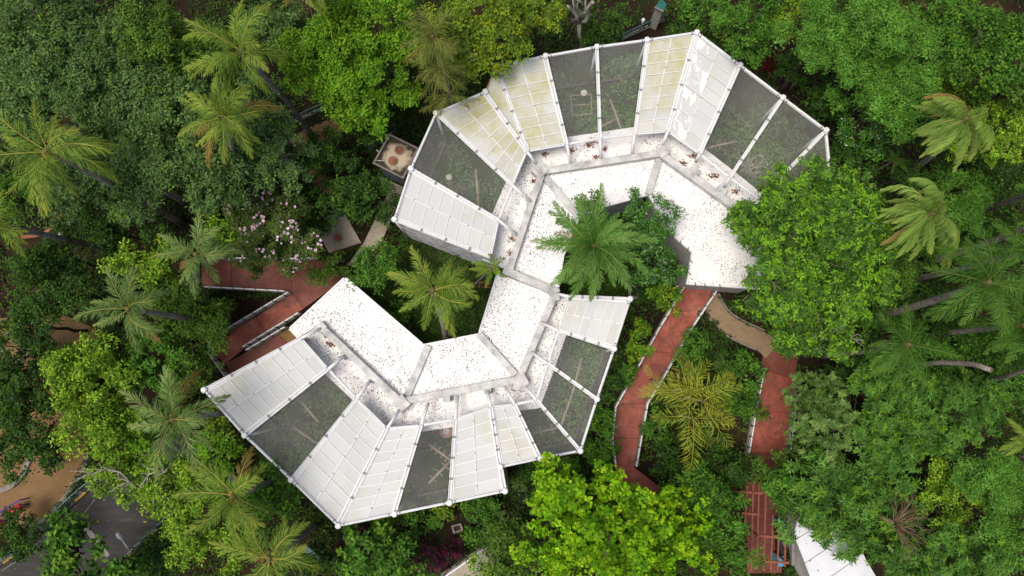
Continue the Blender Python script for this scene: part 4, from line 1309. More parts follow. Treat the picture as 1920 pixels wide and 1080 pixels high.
# ================================================================== palms
def quads_mesh(name, v, col, material):
    n = len(v)
    me = bpy.data.meshes.new(name)
    me.vertices.add(4 * n)
    me.vertices.foreach_set('co', v.astype(np.float32).reshape(-1))
    me.loops.add(4 * n)
    me.loops.foreach_set('vertex_index', np.arange(4 * n, dtype=np.int32))
    me.polygons.add(n)
    me.polygons.foreach_set('loop_start', np.arange(0, 4 * n, 4, dtype=np.int32))
    me.update(calc_edges=True)
    at = me.attributes.new('Col', 'FLOAT_COLOR', 'FACE')
    c4 = np.ones((n, 4), np.float32); c4[:, :3] = col
    at.data.foreach_set('color', c4.reshape(-1))
    me.materials.append(material)
    return me
PALM = {
 'coconut': dict(nl=58, ll=.255, lw=.040, phi=(52, 12), droop=.6, roll=.2, cols=[(.120,.175,.022), (.165,.21,.034), (.082,.135,.016)], rach=(.40,.38,.08), tipc=(.30,.27,.04), start=.14),
 'coco_dark': dict(nl=58, ll=.255, lw=.040, phi=(52, 12), droop=.6, roll=.2, cols=[(.105,.155,.042), (.15,.195,.065), (.065,.11,.025)], rach=(.36,.35,.09), tipc=(.22,.22,.06), start=.14),
 'coco_wind': dict(nl=66, ll=.24, lw=.028, phi=(50, 14), droop=.5, roll=.25, cols=[(.115,.175,.030), (.16,.215,.045), (.075,.13,.02)], rach=(.36,.36,.09), tipc=(.26,.26,.05), start=.12),
 'date':    dict(nl=66, ll=.15, lw=.042, phi=(58, 28), droop=.14, roll=.25, cols=[(.085,.175,.030), (.12,.215,.045), (.055,.125,.02)], rach=(.22,.30,.08), tipc=(.15,.20,.06), start=.08),
 'royal':   dict(nl=54, ll=.22, lw=.036, phi=(60, 20), droop=.6, roll=.5, cols=[(.055,.13,.015), (.085,.17,.025), (.035,.09,.010)], rach=(.14,.21,.04), tipc=(.12,.18,.03), start=.10),
 'areca':   dict(nl=21, ll=.32, lw=.034, phi=(62, 34), droop=.35, roll=.2, cols=[(.22,.24,.02), (.16,.19,.018), (.28,.28,.03)], rach=(.40,.36,.04), tipc=(.36,.32,.05), start=.14),
 'willow':  dict(nl=40, ll=.40, lw=.018, phi=(35, 12), droop=1.3, roll=.35, cols=[(.16,.18,.035), (.22,.215,.06), (.10,.13,.022)], rach=(.24,.22,.06), tipc=(.24,.21,.07), start=.1),
 'cycad':   dict(nl=30, ll=.22, lw=.03, phi=(60, 30), droop=.15, roll=.1, cols=[(.08,.15,.03), (.11,.19,.04)], rach=(.2,.24,.06), tipc=(.14,.2,.05), start=.1),
}
def frond_mesh(pk, az, e0, e1, length, wind=(0, 0), wst=0.0, dry=0.0, gain=1.0):
    p = PALM[pk]
    ns = 16
    pos = np.zeros(3); pts = [pos.copy()]; dirs = []
    w = np.array([wind[0], wind[1], 0.])
    side_bend = rng.normal(0, .5)
    for i in range(ns):
        s = (i + .5) / ns
        el = math.radians(e0 + (e1 - e0) * s ** 1.25)
        a = az + side_bend * s
        d = np.array([math.cos(a) * math.cos(el), math.sin(a) * math.cos(el), math.sin(el)])
        d = d + w * wst * s ** .8
        d /= np.linalg.norm(d)
        dirs.append(d); pos = pos + d * length / ns; pts.append(pos.copy())
    pts = np.array(pts); dirs = np.array(dirs + [dirs[-1]])
    up = np.array([0, 0, 1.])
    sd = nrm(np.cross(dirs, up) + 1e-6); un = np.cross(sd, dirs)
    # rachis: two crossed strips
    V, C = [], []
    wr = length * (.007 if pk == 'areca' else .0105) * np.linspace(1, .3, ns + 1)
    for i in range(ns):
        for vec in (sd, un):
            V.append([pts[i] - vec[i] * wr[i], pts[i] + vec[i] * wr[i], pts[i + 1] + vec[i + 1] * wr[i + 1], pts[i + 1] - vec[i + 1] * wr[i + 1]])
            C.append(np.array(p['rach']) * rng.uniform(.85, 1.15))
    V = np.array(V); C = np.array(C)
    n = p['nl']
    s = np.repeat(np.linspace(p['start'], .995, n), 2) + rng.uniform(-.006, .006, 2 * n)
    s = np.clip(s, 0, .999)
    sg = np.tile([1., -1.], n)
    f = s * ns; i0 = f.astype(int); fr = (f - i0)[:, None]
    P = pts[i0] * (1 - fr) + pts[i0 + 1] * fr
    F = nrm(dirs[i0] * (1 - fr) + dirs[i0 + 1] * fr); S = nrm(sd[i0]); U = un[i0]
    phi = np.radians(p['phi'][0] + (p['phi'][1] - p['phi'][0]) * s ** 1.2 + rng.normal(0, 8, 2 * n) + 9 * np.sin(s * 40 + rng.uniform(0, 6)) * sg)[:, None]
    D = F * np.cos(phi) + S * sg[:, None] * np.sin(phi)
    D += U * rng.normal(.12, p['roll'], 2 * n)[:, None]
    D += -up * (p['droop'] * rng.uniform(.6, 1.3, 2 * n))[:, None] * .55 + w * wst * .5
    D = nrm(D)
    prof = np.clip(np.sin(np.pi * (0.12 + s * .80)) ** .75, .25, 1)
    LL = (length * p['ll'] * prof * rng.uniform(.85, 1.1, 2 * n))[:, None]
    lw = p['lw'] * min(1, length / 2.0)
    Wd = np.cross(D, U); Wd = nrm(Wd + S * .02) * lw * .5
    mid = P + D * LL * .5 + up * LL * .05 * (1 - p['droop'])
    tip = P + nrm(D - up * p['droop'] * .5 + w * wst * .3) * LL
    lv = np.stack([P, mid + Wd, tip, mid - Wd], 1)
    cols = np.array(p['cols']) * gain * np.array([.92, 1.04, 1.0])
    base = cols[rng.integers(0, len(cols))] * rng.uniform(.85, 1.15)
    lc = (base * .6 + cols[rng.integers(0, len(cols), 2 * n)] * .4) * rng.uniform(.8, 1.2, (2 * n, 1))
    k = np.clip((s - .55) * 1.2, 0, .5)[:, None] * rng.uniform(.2, 1, (2 * n, 1))
    lc = lc * (1 - k) + np.array(p['tipc']) * k
    if dry: lc = lc * (1 - dry) + np.array((.30, .17, .06)) * dry
    return quads_mesh('frond', np.concatenate([V, lv]), np.concatenate([C, lc]), M['leaf'])

def palm(px, py, z, rpx, label, pk='coconut', base=None, n=20, wind=None, wst=0.0, name='coconut_palm', trunk_r=.15, nuts=0, group='coconut palms', up=1.0, elev=None, azr=None, bend=.06, cat='palm tree'):
    c = W(px, py, z)
    b = W(*base, 0) if base else Vector((c.x, c.y, 0))
    t = thing(name, b, label, cat, group)
    top = c - b
    mb = MB()
    pts, rad = [], []
    for i in range(9):
        s = i / 8
        pts.append(Vector((top.x * s ** 1.4 + bend * z * math.sin(s * math.pi) * .3, top.y * s ** 1.4, top.z * s)))
        rad.append(trunk_r * (1.35 - .5 * s if s > .08 else 1.7))
    mb.tube(pts, rad, 8)
    mb.build('trunk', M['palm_bark'], t, smooth=True)
    mb = MB(); mb.tube([top + Vector((0, 0, -.35)), top, top + Vector((0, 0, .3))], [trunk_r * 1.1, trunk_r * 1.5, trunk_r * .6], 8)
    mb.build('crown_heart', M['husk'], t)
    if wind is None:
        wind, wst = ((-.75, -.4), rng.uniform(.25, .55)) if name == 'coconut_palm' else ((0, 0), 0)
    R = rpx * mpp(z)
    gain = rng.uniform(1.25, 1.6) * (1.0 if 'coco' in pk else 1.05 if pk == 'date' else .9)
    lift = rng.uniform(-8, 10)
    for i in range(n):
        az = i * 2.399 + rng.normal(0, .38)
        if azr: az = math.radians(azr[0] + (azr[1] - azr[0]) * ((i * .618) % 1)) + rng.uniform(-.15, .15)
        q = (i + .5) / n
        if elev: e0 = elev[0] + (elev[1] - elev[0]) * q
        else: e0 = 70 + lift - 88 * q + rng.uniform(-12, 12)
        e1 = e0 - rng.uniform(50, 80)
        ext = 1.12
        L = R * ext * rng.uniform(.78, 1.15)
        me = frond_mesh(pk, az, e0, max(e1, -85), L, wind, wst, .75 if (rng.random() < .28 and q > .8) else 0, gain * rng.uniform(.85, 1.15))
        link('frond', me, t, top)
    for k in range(nuts):
        a = rng.uniform(0, 6.28)
        q = top + Vector((math.cos(a) * .28, math.sin(a) * .28, -.12 + rng.uniform(-.12, .1)))
        mb = MB(); mb.tube([q - Vector((0, 0, .1)), q - Vector((0, 0, .05)), q, q + Vector((0, 0, .08)), q + Vector((0, 0, .11))], [.04, .1, .12, .08, .02], 8)
        mb.build('coconut', M['coconut'], t, smooth=True)
    return t
palm(452, 98, 12, 100, 'coconut palm at upper left with its trunk crossing the teal fence', n=16, base=(585, 255))
palm(424, 222, 12, 88, 'coconut palm standing directly below the topmost left palm', n=18, base=(474, 400))
palm(92, 285, 12.5, 112, 'big coconut palm with nuts over the grey-green canopy at left', n=16, base=(340, 418), nuts=9)
palm(-8, 422, 11, 70, 'coconut palm cut by the left edge, its trunk slanting to the right', n=15, base=(205, 470))
palm(370, 478, 9.5, 72, 'coconut palm hanging over the start of the red ramp', 'coco_dark', n=13, base=(388, 562))
palm(243, 580, 10, 88, 'coconut palm over the yellow-green round tree at left', 'coco_dark', n=13)
palm(327, 786, 10, 95, 'coconut palm touching the left corner of the smaller aviary', 'coco_dark', n=14, nuts=5)
palm(440, 930, 9, 90, 'coconut palm with bright yellow ribs beside the teal bench', n=14, nuts=5)
palm(507, 1045, 8, 88, 'coconut palm at the bottom edge below the wide panel bay', n=14, nuts=4)
palm(812, 545, 7.5, 84, 'coconut palm in the grassy courtyard of the smaller aviary', n=16, base=(838, 640))
palm(921, 503, 5.5, 36, 'slender young palm on a thin stem at the courtyard corner', n=10, base=(872, 552), trunk_r=.045)
palm(1806, 226, 12, 88, 'windblown coconut palm combed to the left at upper right', 'coco_wind', n=30, wind=(-.8, -.5), wst=1.7, base=(1668, 345), elev=(70, 0))
palm(1742, 402, 11, 88, 'windblown coconut palm with orange lower fronds below the other one', 'coco_wind', n=30, wind=(-.7, -.55), wst=1.6, base=(1600, 480), elev=(70, 0))
palm(1848, 530, 12.5, 104, 'tall feathery palm with a leaning grey trunk at right', 'royal', n=22, base=(1608, 600), name='feather_palm', group='feathery palms at right', trunk_r=.19)
palm(1700, 646, 9.5, 74, 'shorter feathery palm in front of the broken palm trunk', 'royal', n=18, base=(1540, 668), name='feather_palm', group='feathery palms at right', trunk_r=.14)
palm(1912, 610, 10, 85, 'feathery palm cut by the right edge below the tallest one', 'royal', n=20, name='feather_palm', group='feathery palms at right', trunk_r=.14)
palm(1935, 470, 11.5, 75, 'feathery palm cut by the right edge above the tallest one', 'royal', n=16, name='feather_palm', group='feathery palms at right')
palm(1985, 405, 13, 70, 'palm outside the right edge whose long grey trunk slants in from it', 'royal', base=(1700, 503), n=14, name='feather_palm', group='feathery palms at right', trunk_r=.16)
palm(1985, 340, 13, 70, 'uppermost slanting palm trunk at the right edge', 'royal', base=(1815, 402), n=12, name='feather_palm', group='feathery palms at right', trunk_r=.15)
palm(1985, 665, 12, 75, 'palm whose trunk crosses the right edge below the broken trunk', 'royal', base=(1790, 722), n=12, name='feather_palm', group='feathery palms at right', trunk_r=.13)
palm(1925, 828, 11, 45, 'yellowish palm tip poking in at the right edge', 'coconut', base=(1765, 855), n=14, trunk_r=.09)
palm(570, -40, 12, 70, 'coconut palm mostly above the top edge at upper left', 'coconut', base=(600, 60), n=14)
palm(1112, 462, 8.5, 102, 'dense date palm with many stiff fronds in the roof courtyard', 'date', n=46, name='date_palm', group=None, trunk_r=.24, elev=(82, -30), bend=0)
palm(1292, 735, 5.2, 84, 'yellow feathery palm stem nearest the red walk', 'areca', n=7, name='areca_palm', group='yellow palm clump', trunk_r=.07, elev=(50, 5), bend=0)
palm(1318, 752, 5.6, 78, 'yellow feathery palm stem on the red path side of the clump', 'areca', n=7, name='areca_palm', group='yellow palm clump', trunk_r=.07, elev=(55, 0), bend=0)
palm(1300, 785, 4.8, 84, 'lowest yellow feathery palm stem of the clump', 'areca', n=6, name='areca_palm', group='yellow palm clump', trunk_r=.07, elev=(45, 0), bend=0)
palm(1222, 712, 3, 30, 'small yellow palm fronds over the edge of the red walk', 'areca', base=(1248, 735), n=4, name='areca_palm', group=None, trunk_r=.05, elev=(50, 5), bend=0)
palm(812, 72, 9.5, 62, 'uppermost tuft of the weeping olive palm clump left of the tufted tree', 'willow', n=20, name='weeping_palm', group='weeping palm clump', trunk_r=.1, elev=(80, 0))
palm(826, 128, 9.0, 58, 'middle tuft of the weeping olive palm clump above the aviary step', 'willow', n=18, name='weeping_palm', group='weeping palm clump', trunk_r=.1, elev=(80, 0))
palm(842, 178, 8, 55, 'loose lowest tuft of the weeping palm clump over the stained panel', 'willow', n=13, name='weeping_palm', group='weeping palm clump', trunk_r=.08, elev=(60, -5), base=(835, 160))
palm(800, 935 + 55, .7, 12, 'tiny star-shaped seedling palm on the bare soil', 'cycad', n=9, name='cycad', group='small rosette plants', trunk_r=.03, elev=(50, 5), bend=0, cat='plant')
palm(974, 906, .7, 15, 'star-shaped seedling beside the stepped panel corner', 'cycad', n=10, name='cycad', group='small rosette plants', trunk_r=.03, elev=(50, 5), bend=0, cat='plant')
palm(1355, 690, 1.2, 24, 'spiky rosette plant by the bare soil near the tan path', 'cycad', n=16, name='cycad', group='small rosette plants', trunk_r=.05, elev=(70, 0), bend=0, cat='plant')
palm(930, 965, 1.0, 20, 'spiky rosette plant below the stained end panel', 'cycad', n=16, name='cycad', group='small rosette plants', trunk_r=.05, elev=(70, 0), bend=0, cat='plant')
palm(1678, 300, 5, 26, 'small fan of palm leaves beside the leaning trunk at upper right', 'royal', n=10, name='feather_palm', group='feathery palms at right', trunk_r=.05, bend=0)
def broken_trunk():
    a, b = W(1645, 697, 0), W(1858, 694, 9.5)
    t = thing('broken_palm_trunk', a, 'bare palm trunk with a broken top and no crown at right', 'palm trunk')
    mb = MB(); l = b - a
    mb.tube([(0, 0, 0), (l.x * .25, l.y * .25 + .3, l.z * .3), (l.x * .6, l.y * .6 + .45, l.z * .65), (l.x * .85, l.y * .85 + .3, l.z * .9), l], [.2, .16, .14, .14, .13], 10)
    mb.build('trunk', M['palm_bark'], t, smooth=True)
    mb = MB(); mb.tube([l, l + Vector((.06, -.03, .06))], [.11, .07], 10); mb.build('broken_end', M['husk'], t)
broken_trunk()

# ================================================================== broadleaf trees and shrubs
G_A = 'grey-green trees of the left canopy'
TR = [
 # px, py, rx, ry, z, species, label, extra
 (70, 70, 130, 105, 9.5, 'grey', 'tall grey-green small-leaved tree filling the top left corner', {}),
 (190, 150, 120, 95, 9.0, 'grey', 'grey-green tree left of the olive tree near the top', {}),
 (40, 190, 95, 85, 8.5, 'grey', 'grey-green tree at the left edge above the nut-bearing palm', {}),
 (290, 225, 115, 90, 8.5, 'grey', 'grey-green tree in the middle of the left canopy', {}),
 (235, 325, 120, 80, 8.0, 'grey', 'grey-green tree right of the nut-bearing palm', {}),
 (390, 320, 105, 78, 8.0, 'grey', 'grey-green tree under the second left palm', {}),
 (512, 275, 78, 62, 7.5, 'grey', 'grey-green tree beside the brown path at left', {}),
 (470, 200, 70, 60, 7.0, 'grey', 'grey-green tree filling between the two upper left palms', {}),
 (300, 70, 92, 72, 8.5, 'olive', 'olive-green fine-leaved tree near the top left', {}),
 (385, 70, 42, 42, 7.0, 'olive', 'small olive tree next to the topmost left palm', {}),
 (520, 45, 60, 55, 7.0, 'grey', 'dull green tree right of the topmost left palm', {}),
 (15, 362, 56, 52, 6.5, 'mid', 'round green tree at the left edge below the nut-bearing palm', {}),
 (125, 395, 45, 35, 5.0, 'grey', 'small grey-green tree hiding the dark ring path', {}),
 (620, 90, 95, 95, 8.5, 'bright', 'bright green clumpy tree at top, left one of the pair', {}),
 (705, 65, 95, 80, 9.0, 'bright', 'bright green clumpy tree at top, right one of the pair', {}),
 (680, 175, 95, 75, 8.0, 'bright', 'bright green drooping crown above the tank house', {}),
 (570, 110, 50, 60, 7.0, 'bright', 'yellow-green tree edge right of the topmost left palm', {}),
 (860, 35, 80, 55, 8.5, 'yellow', 'yellow-green tufted tree at the top behind the weeping palm', {}),
 (950, 55, 85, 65, 8.5, 'yellow', 'yellow-green tufted tree above the first upper net bay', {}),
 (905, 110, 55, 30, 7.5, 'yellow', 'low tufted branch reaching over the stained corner panel', {}),
 (1010, 15, 55, 45, 7.5, 'yellow', 'tufted yellow-green tree beside the pale forked trunk', {}),
 (1105, 62, 40, 36, 2.5, 'dark', 'dark green shrub right of the pale forked trunk', {}),
 (1160, 35, 30, 26, 3.0, 'dark', 'dark shrub with yellow tips left of the bare soil at top', {}),
 (1285, 40, 45, 45, 5.0, 'dark', 'dark tree right of the teal kiosk', {}),
 (1310, 5, 50, 30, 6.0, 'mid', 'green tree at the top edge above the pointed corner post', {}),
 (1395, 55, 70, 58, 6.0, 'mid', 'green tree above the red-stemmed shrub', {}),
 (1470, 20, 60, 45, 6.5, 'lime', 'light green tree at the top between dark and feathery trees', {}),
 (1385, 100, 40, 35, 4.5, 'dark', 'dark bushy tree behind the peeling panel corner', {}),
 (1560, 60, 90, 75, 8.0, 'feather', 'feathery green tree at upper right, leftmost of three', {}),
 (1665, 90, 110, 95, 9.0, 'feather', 'largest feathery light green tree at upper right', {}),
 (1690, 175, 90, 70, 8.0, 'feather', 'feathery tree above the round dark green tree', {}),
 (1620, 150, 60, 60, 7.0, 'feather', 'small feathery tree over the dark fallen branches', {}),
 (1835, 75, 105, 95, 9.0, 'mid', 'tree with bare pale twigs in the top right corner', dict(twigs=3)),
 (1770, 40, 70, 50, 8.0, 'olive', 'olive tree between the feathery tree and the pale-twigged tree', {}),
 (1905, 160, 60, 60, 8.0, 'olive', 'olive tree at the right edge below the pale-twigged tree', {}),
 (1870, 235, 75, 75, 7.5, 'lime', 'yellow-green tree right of the upper windblown palm', {}),
 (1800, 160, 60, 50, 6.5, 'lime', 'yellow-green tree above the upper windblown palm', {}),
 (1627, 240, 56, 56, 6.0, 'glossy', 'compact round dark green tree beside the last net bay', {}),
 (1545, 195, 50, 40, 3.5, 'dark', 'dark shrub with fallen branches right of the net bays', {}),
 (1490, 120, 35, 35, 3.0, 'dark', 'dark undergrowth bush near the red-stemmed shrub', {}),
 (1790, 385, 70, 55, 5.5, 'feather', 'soft green tree behind the lower windblown palm', {}),
 (1740, 330, 55, 40, 4.0, 'dark', 'dark bush between the two windblown palms', {}),
 (1880, 330, 60, 40, 4.0, 'dark', 'dark bush below the yellow-green tree at right', {}),
 (1510, 460, 135, 185, 8.0, 'tips', 'big tree with bright leaf tips and pale twigs over the aviary end', dict(twigs=4, dens=1.1)),
 (1560, 400, 105, 120, 7.5, 'tips', 'right half of the bright-tipped tree group beside the windblown palm', dict(twigs=3)),
 (1530, 610, 100, 70, 7.0, 'tips', 'bright-tipped tree above the start of the red path', dict(twigs=4)),
 (1440, 420, 60, 55, 6.5, 'tips', 'bright-tipped branch reaching over the white roof', dict(twigs=3)),
 (1665, 520, 55, 60, 5.0, 'olive', 'olive bush right of the big bright-tipped tree', {}),
 (1640, 560, 45, 45, 4.0, 'mid', 'green bush at the foot of the tallest feathery palm', {}),
 (1745, 590, 70, 50, 4.0, 'dark', 'dark bush under the tallest feathery palm', {}),
 (1600, 640, 50, 30, 2.5, 'dark', 'dark bush along the foot of the leaning palm trunks', {}),
 (1780, 470, 60, 35, 3.5, 'mid', 'green bush between the slanting palm trunks', {}),
 (1855, 415, 50, 30, 3.5, 'dark', 'dark bush under the uppermost slanting trunk', {}),
 (1206, 420, 62, 60, 6.0, 'glossy', 'glossy dark green tree in the roof courtyard beside the date palm', {}),
 (1230, 490, 50, 50, 4.5, 'glossy', 'lower glossy tree at the courtyard opening below the other', {}),
 (1108, 378, 18, 18, 5.5, 'olive', 'small olive tuft above the date palm', {}),
 (1250, 558, 28, 36, 3.5, 'topiary', 'small yellow-green tree on a bent stem beside the red walk', {}),
 (1202, 640, 30, 38, 3.5, 'topiary', 'small round yellow-topped tree beside the grey end panel', {}),
 (1178, 700, 18, 22, 1.3, 'mid', 'low shrub under the round yellow-topped tree', {}),
 (1215, 545, 22, 25, 1.2, 'dark', 'low dark shrub at the courtyard mouth', {}),
 (708, 502, 56, 52, 4.5, 'mid', 'round green tree beside the mural wall', {}),
 (612, 502, 36, 32, 2.8, 'olive', 'clipped olive-green bush at the ramp and roof corner', dict(zr=.9)),
 (745, 590, 26, 22, 1.2, 'blue', 'pale bluish shrub left of the courtyard palm', {}),
 (640, 370, 62, 55, 4.5, 'dark', 'dark green tree between brown path and tank house', {}),
 (700, 365, 48, 45, 4.5, 'dark', 'dark leafy tree over the concrete path', {}),
 (610, 290, 55, 50, 5.0, 'dark', 'dark tree below the bright drooping crown', {}),
 (690, 235, 45, 35, 4.0, 'dark', 'dark tree behind the tank house', {}),
 (512, 440, 90, 84, 5.0, 'flower', 'dense shrub dotted with pink flowers above the red ramp', dict(name='flowering_shrub', cat='shrub', dens=1.3)),
 (418, 415, 40, 38, 4.5, 'lime', 'lime green bush left of the pink-flowered shrub', {}),
 (598, 420, 20, 36, 2.0, 'dark', 'dark bush between the flowers and the concrete platform', {}),
 (262, 492, 66, 48, 6.5, 'lime', 'round lime green tree above the left coconut palm', {}),
 (330, 560, 70, 50, 5.0, 'olive', 'olive tree between the lime tree and the red ramp', {}),
 (370, 620, 62, 60, 4.5, 'olive', 'olive shrub mass left of the lower red ramp', {}),
 (80, 545, 85, 72, 6.0, 'dark', 'large dark green tree at the left above the sand', {}),
 (190, 425, 55, 45, 5.5, 'dark', 'dark tree below the leaning left trunk', {}),
 (110, 480, 60, 40, 5.0, 'dark', 'dark tree beside the white lamp at left', {}),
 (300, 440, 50, 35, 4.5, 'dark', 'dark bush above the lime green tree', {}),
 (165, 715, 92, 88, 7.5, 'lime', 'bright lime tree left of the aviary corner palm', {}),
 (170, 790, 80, 60, 7.0, 'lime', 'lower lime tree at the edge of the sand', {}),
 (290, 680, 75, 55, 6.0, 'mid', 'mixed green tree above the aviary corner palm', dict()),
 (365, 700, 40, 50, 4.0, 'olive', 'olive shrub between the ramp railing and the corner palm', {}),
 (35, 765, 80, 60, 4.5, 'dark', 'dark tree at the left edge above the curved kerb', {}),
 (25, 832, 72, 55, 4.5, 'dark', 'dark bush inside the curved kerb', {}),
 (40, 655, 65, 48, 2.5, 'dark', 'dark palm-like bush in the round planting bed', {}),
 (120, 670, 30, 35, 2.5, 'dark', 'dark shrub around the blue play panel', {}),
 (200, 895, 52, 40, 6.5, 'lime', 'lime branch with bare white twigs over the road', dict(twigs=2)),
 (312, 915, 76, 62, 7.0, 'lime', 'lime tree between the road and the yellow-ribbed palm', {}),
 (380, 1000, 80, 62, 6.5, 'lime', 'lime tree below the yellow-ribbed palm', {}),
 (400, 850, 55, 45, 5.0, 'bright', 'bright green tree below the aviary corner palm', {}),
 (395, 790, 25, 25, 3.0, 'yellow', 'yellow-green bush at the aviary corner', {}),
 (500, 940, 60, 55, 5.0, 'mid', 'green tree beside the lower wide panel bay', {}),
 (130, 1030, 55, 75, 6.5, 'blue', 'large-leaved blue-green tree over the road', dict(lsc=1.15, base_px=(165, 1085))),
 (215, 1070, 40, 30, 5.0, 'blue', 'large-leaved sapling at the bottom edge by the road', {}),
 (40, 1010, 70, 35, 3.0, 'dark', 'dark hedge between playground and road', {}),
 (22, 978, 28, 18, 2.0, 'dark', 'dark bush in front of the red roller', {}),
 (290, 1050, 50, 35, 2.5, 'dark', 'dark bush below the road fence', {}),
 (690, 1040, 58, 50, 4.5, 'blue', 'blue-green large-leaved tree at the bottom left of the purple shrubs', {}),
 (745, 1050, 48, 48, 4.0, 'blue', 'blue-green tree beside the purple shrubs', {}),
 (600, 1065, 45, 25, 2.5, 'dark', 'dark shrub beside the lower teal bench', {}),
 (812, 1038, 30, 28, 1.2, 'croton', 'purple-leaved shrub with magenta tips at the bottom', dict(name='purple_shrub', cat='shrub')),
 (848, 1030, 20, 16, 1.0, 'croton', 'smaller purple shrub right of the magenta-tipped one', dict(name='purple_shrub', cat='shrub')),
 (670, 1020, 42, 22, 1.0, 'croton', 'dull purple shrub behind the blue-green tree', dict(name='purple_shrub', cat='shrub')),
 (720, 975, 22, 22, 1.4, 'yellow', 'yellow-green croton bush below the long panels', dict(name='leafy_shrub', cat='shrub')),
 (760, 968, 28, 28, 1.4, 'mid', 'green bush below the long panels', dict(name='leafy_shrub', cat='shrub')),
 (835, 960, 18, 16, 1.2, 'yellow', 'pale yellow-green bush under the narrow net bay', dict(name='leafy_shrub', cat='shrub')),
 (815, 972, 14, 13, 1.0, 'blue', 'small bluish shrub beside the pale yellow bush', dict(name='leafy_shrub', cat='shrub')),
 (900, 955, 38, 26, 1.6, 'mid', 'green bush below the stained end panel', dict(name='leafy_shrub', cat='shrub')),
 (900, 1010, 35, 18, .9, 'mid', 'low green hedge above the pipe railing', dict(name='leafy_shrub', cat='shrub')),
 (990, 885, 26, 24, 1.4, 'dark', 'dark shrub under the stepped panel corner', dict(name='leafy_shrub', cat='shrub')),
 (1060, 880, 30, 20, 1.4, 'mid', 'green shrub below the triangular net bay', dict(name='leafy_shrub', cat='shrub')),
 (1125, 790, 26, 34, 2.0, 'mid', 'green shrub between the aviary corner and the red walk', dict(name='leafy_shrub', cat='shrub')),
 (1130, 840, 30, 32, 2.0, 'mid', 'green shrub above the bright broad-leaved tree', dict(name='leafy_shrub', cat='shrub')),
 (1150, 720, 18, 24, 1.5, 'dark', 'dark shrub squeezed between net bay and railing', dict(name='leafy_shrub', cat='shrub')),
 (1140, 985, 135, 110, 7.5, 'broad', 'huge bright yellow-green broad-leaved tree at bottom centre', dict(dens=1.0)),
 (1240, 1030, 115, 85, 7.0, 'broad', 'bright broad-leaved crown reaching the bottom edge', dict(dens=1.0)),
 (1050, 950, 60, 50, 6.0, 'broad', 'bright broad-leaved branch beside the pale pit rim', {}),
 (1050, 1050, 80, 50, 6.5, 'broad', 'bright broad-leaved crown next to the olive bush', {}),
 (965, 1025, 55, 62, 4.5, 'olive', 'olive fine-leaved tree left of the huge bright tree', {}),
 (900, 1075, 30, 22, 2.0, 'bright', 'bright shrub at the bottom edge by the railing', {}),
 (1300, 930, 60, 48, 4.5, 'mid', 'green tree right of the huge bright tree', {}),
 (1345, 965, 62, 60, 5.0, 'mid', 'green tree left of the pergola', {}),
 (1380, 1030, 38, 45, 4.5, 'mid', 'green tree beside the lower end of the pergola', {}),
 (1370, 880, 45, 36, 3.0, 'dark', 'dark shrub below the yellow palm', {}),
 (1260, 870, 45, 28, 2.2, 'dark', 'dark shrub behind the bright tree beside the red walk', {}),
 (1303, 652, 32, 32, 1.8, 'mid', 'green shrub in the corner between red walk and tan path', dict(name='leafy_shrub', cat='shrub')),
 (1290, 685, 32, 28, 1.6, 'mid', 'green shrub above the yellow palm', dict(name='leafy_shrub', cat='shrub')),
 (1390, 700, 38, 40, 2.0, 'mid', 'green shrub along the left railing of the red path', dict(name='leafy_shrub', cat='shrub')),
 (1390, 760, 28, 45, 1.6, 'mid', 'green hedge below that shrub along the path railing', dict(name='leafy_shrub', cat='shrub')),
 (1232, 800, 26, 38, 1.5, 'mid', 'green shrub right of the lower red walk', dict(name='leafy_shrub', cat='shrub')),
 (1330, 830, 45, 30, 1.6, 'dark', 'dark shrub behind the lower fronds of the yellow palm', dict(name='leafy_shrub', cat='shrub')),
 (1362, 668, 26, 18, .9, 'dark', 'low dark shrub below the curve of the tan path', dict(name='leafy_shrub', cat='shrub')),
 (1545, 810, 72, 62, 5.5, 'candle', 'tree with candle-like pale rosettes beside the red path', dict(base_px=(1504, 806))),
 (1530, 740, 55, 48, 4.5, 'candle', 'smaller tree with pale rosettes above the other one', dict(base_px=(1506, 742))),
 (1640, 740, 85, 62, 6.0, 'rosette', 'star-leaved tree below the broken palm trunk', {}),
 (1740, 790, 100, 85, 6.5, 'rosette', 'large star-leaved tree in the right mass', {}),
 (1820, 740, 75, 60, 6.5, 'rosette', 'star-leaved tree near the right edge', {}),
 (1680, 850, 70, 55, 6.0, 'rosette', 'star-leaved tree above the dry fan of branches', {}),
 (1540, 940, 72, 75, 5.5, 'rosette', 'bright star-leaved tree above the white shed roof', {}),
 (1470, 920, 42, 60, 4.5, 'mid', 'green tree reaching over the pergola', {}),
 (1640, 950, 85, 85, 6.0, 'rosette', 'dull star-leaved tree left of the dry fan of branches', {}),
 (1615, 885, 38, 30, 5.0, 'yellow', 'small yellowish bush in the right mass', {}),
 (1720, 1050, 90, 60, 6.0, 'rosette', 'star-leaved tree at the bottom edge right of the shed', {}),
 (1780, 930, 55, 75, 6.0, 'lime', 'yellow-green leafy tree right of the dry fan of branches', {}),
 (1840, 1030, 80, 70, 6.5, 'rosette', 'star-leaved tree near the bottom right corner', {}),
 (1870, 900, 70, 65, 7.0, 'feather', 'soft dark feathery tree at the right edge', {}),
 (1905, 990, 60, 70, 7.0, 'feather', 'soft feathery tree in the bottom right corner', {}),
 (1890, 720, 50, 60, 4.5, 'mid', 'green tree at the right edge below the slanting trunk', {}),
 (1580, 695, 60, 30, 3.0, 'dark', 'dark bush under the bright-tipped tree by the red path', {}),
 (1700, 560, 55, 38, 3.0, 'mid', 'low green tree between the two leaning feathery palm trunks', {}),
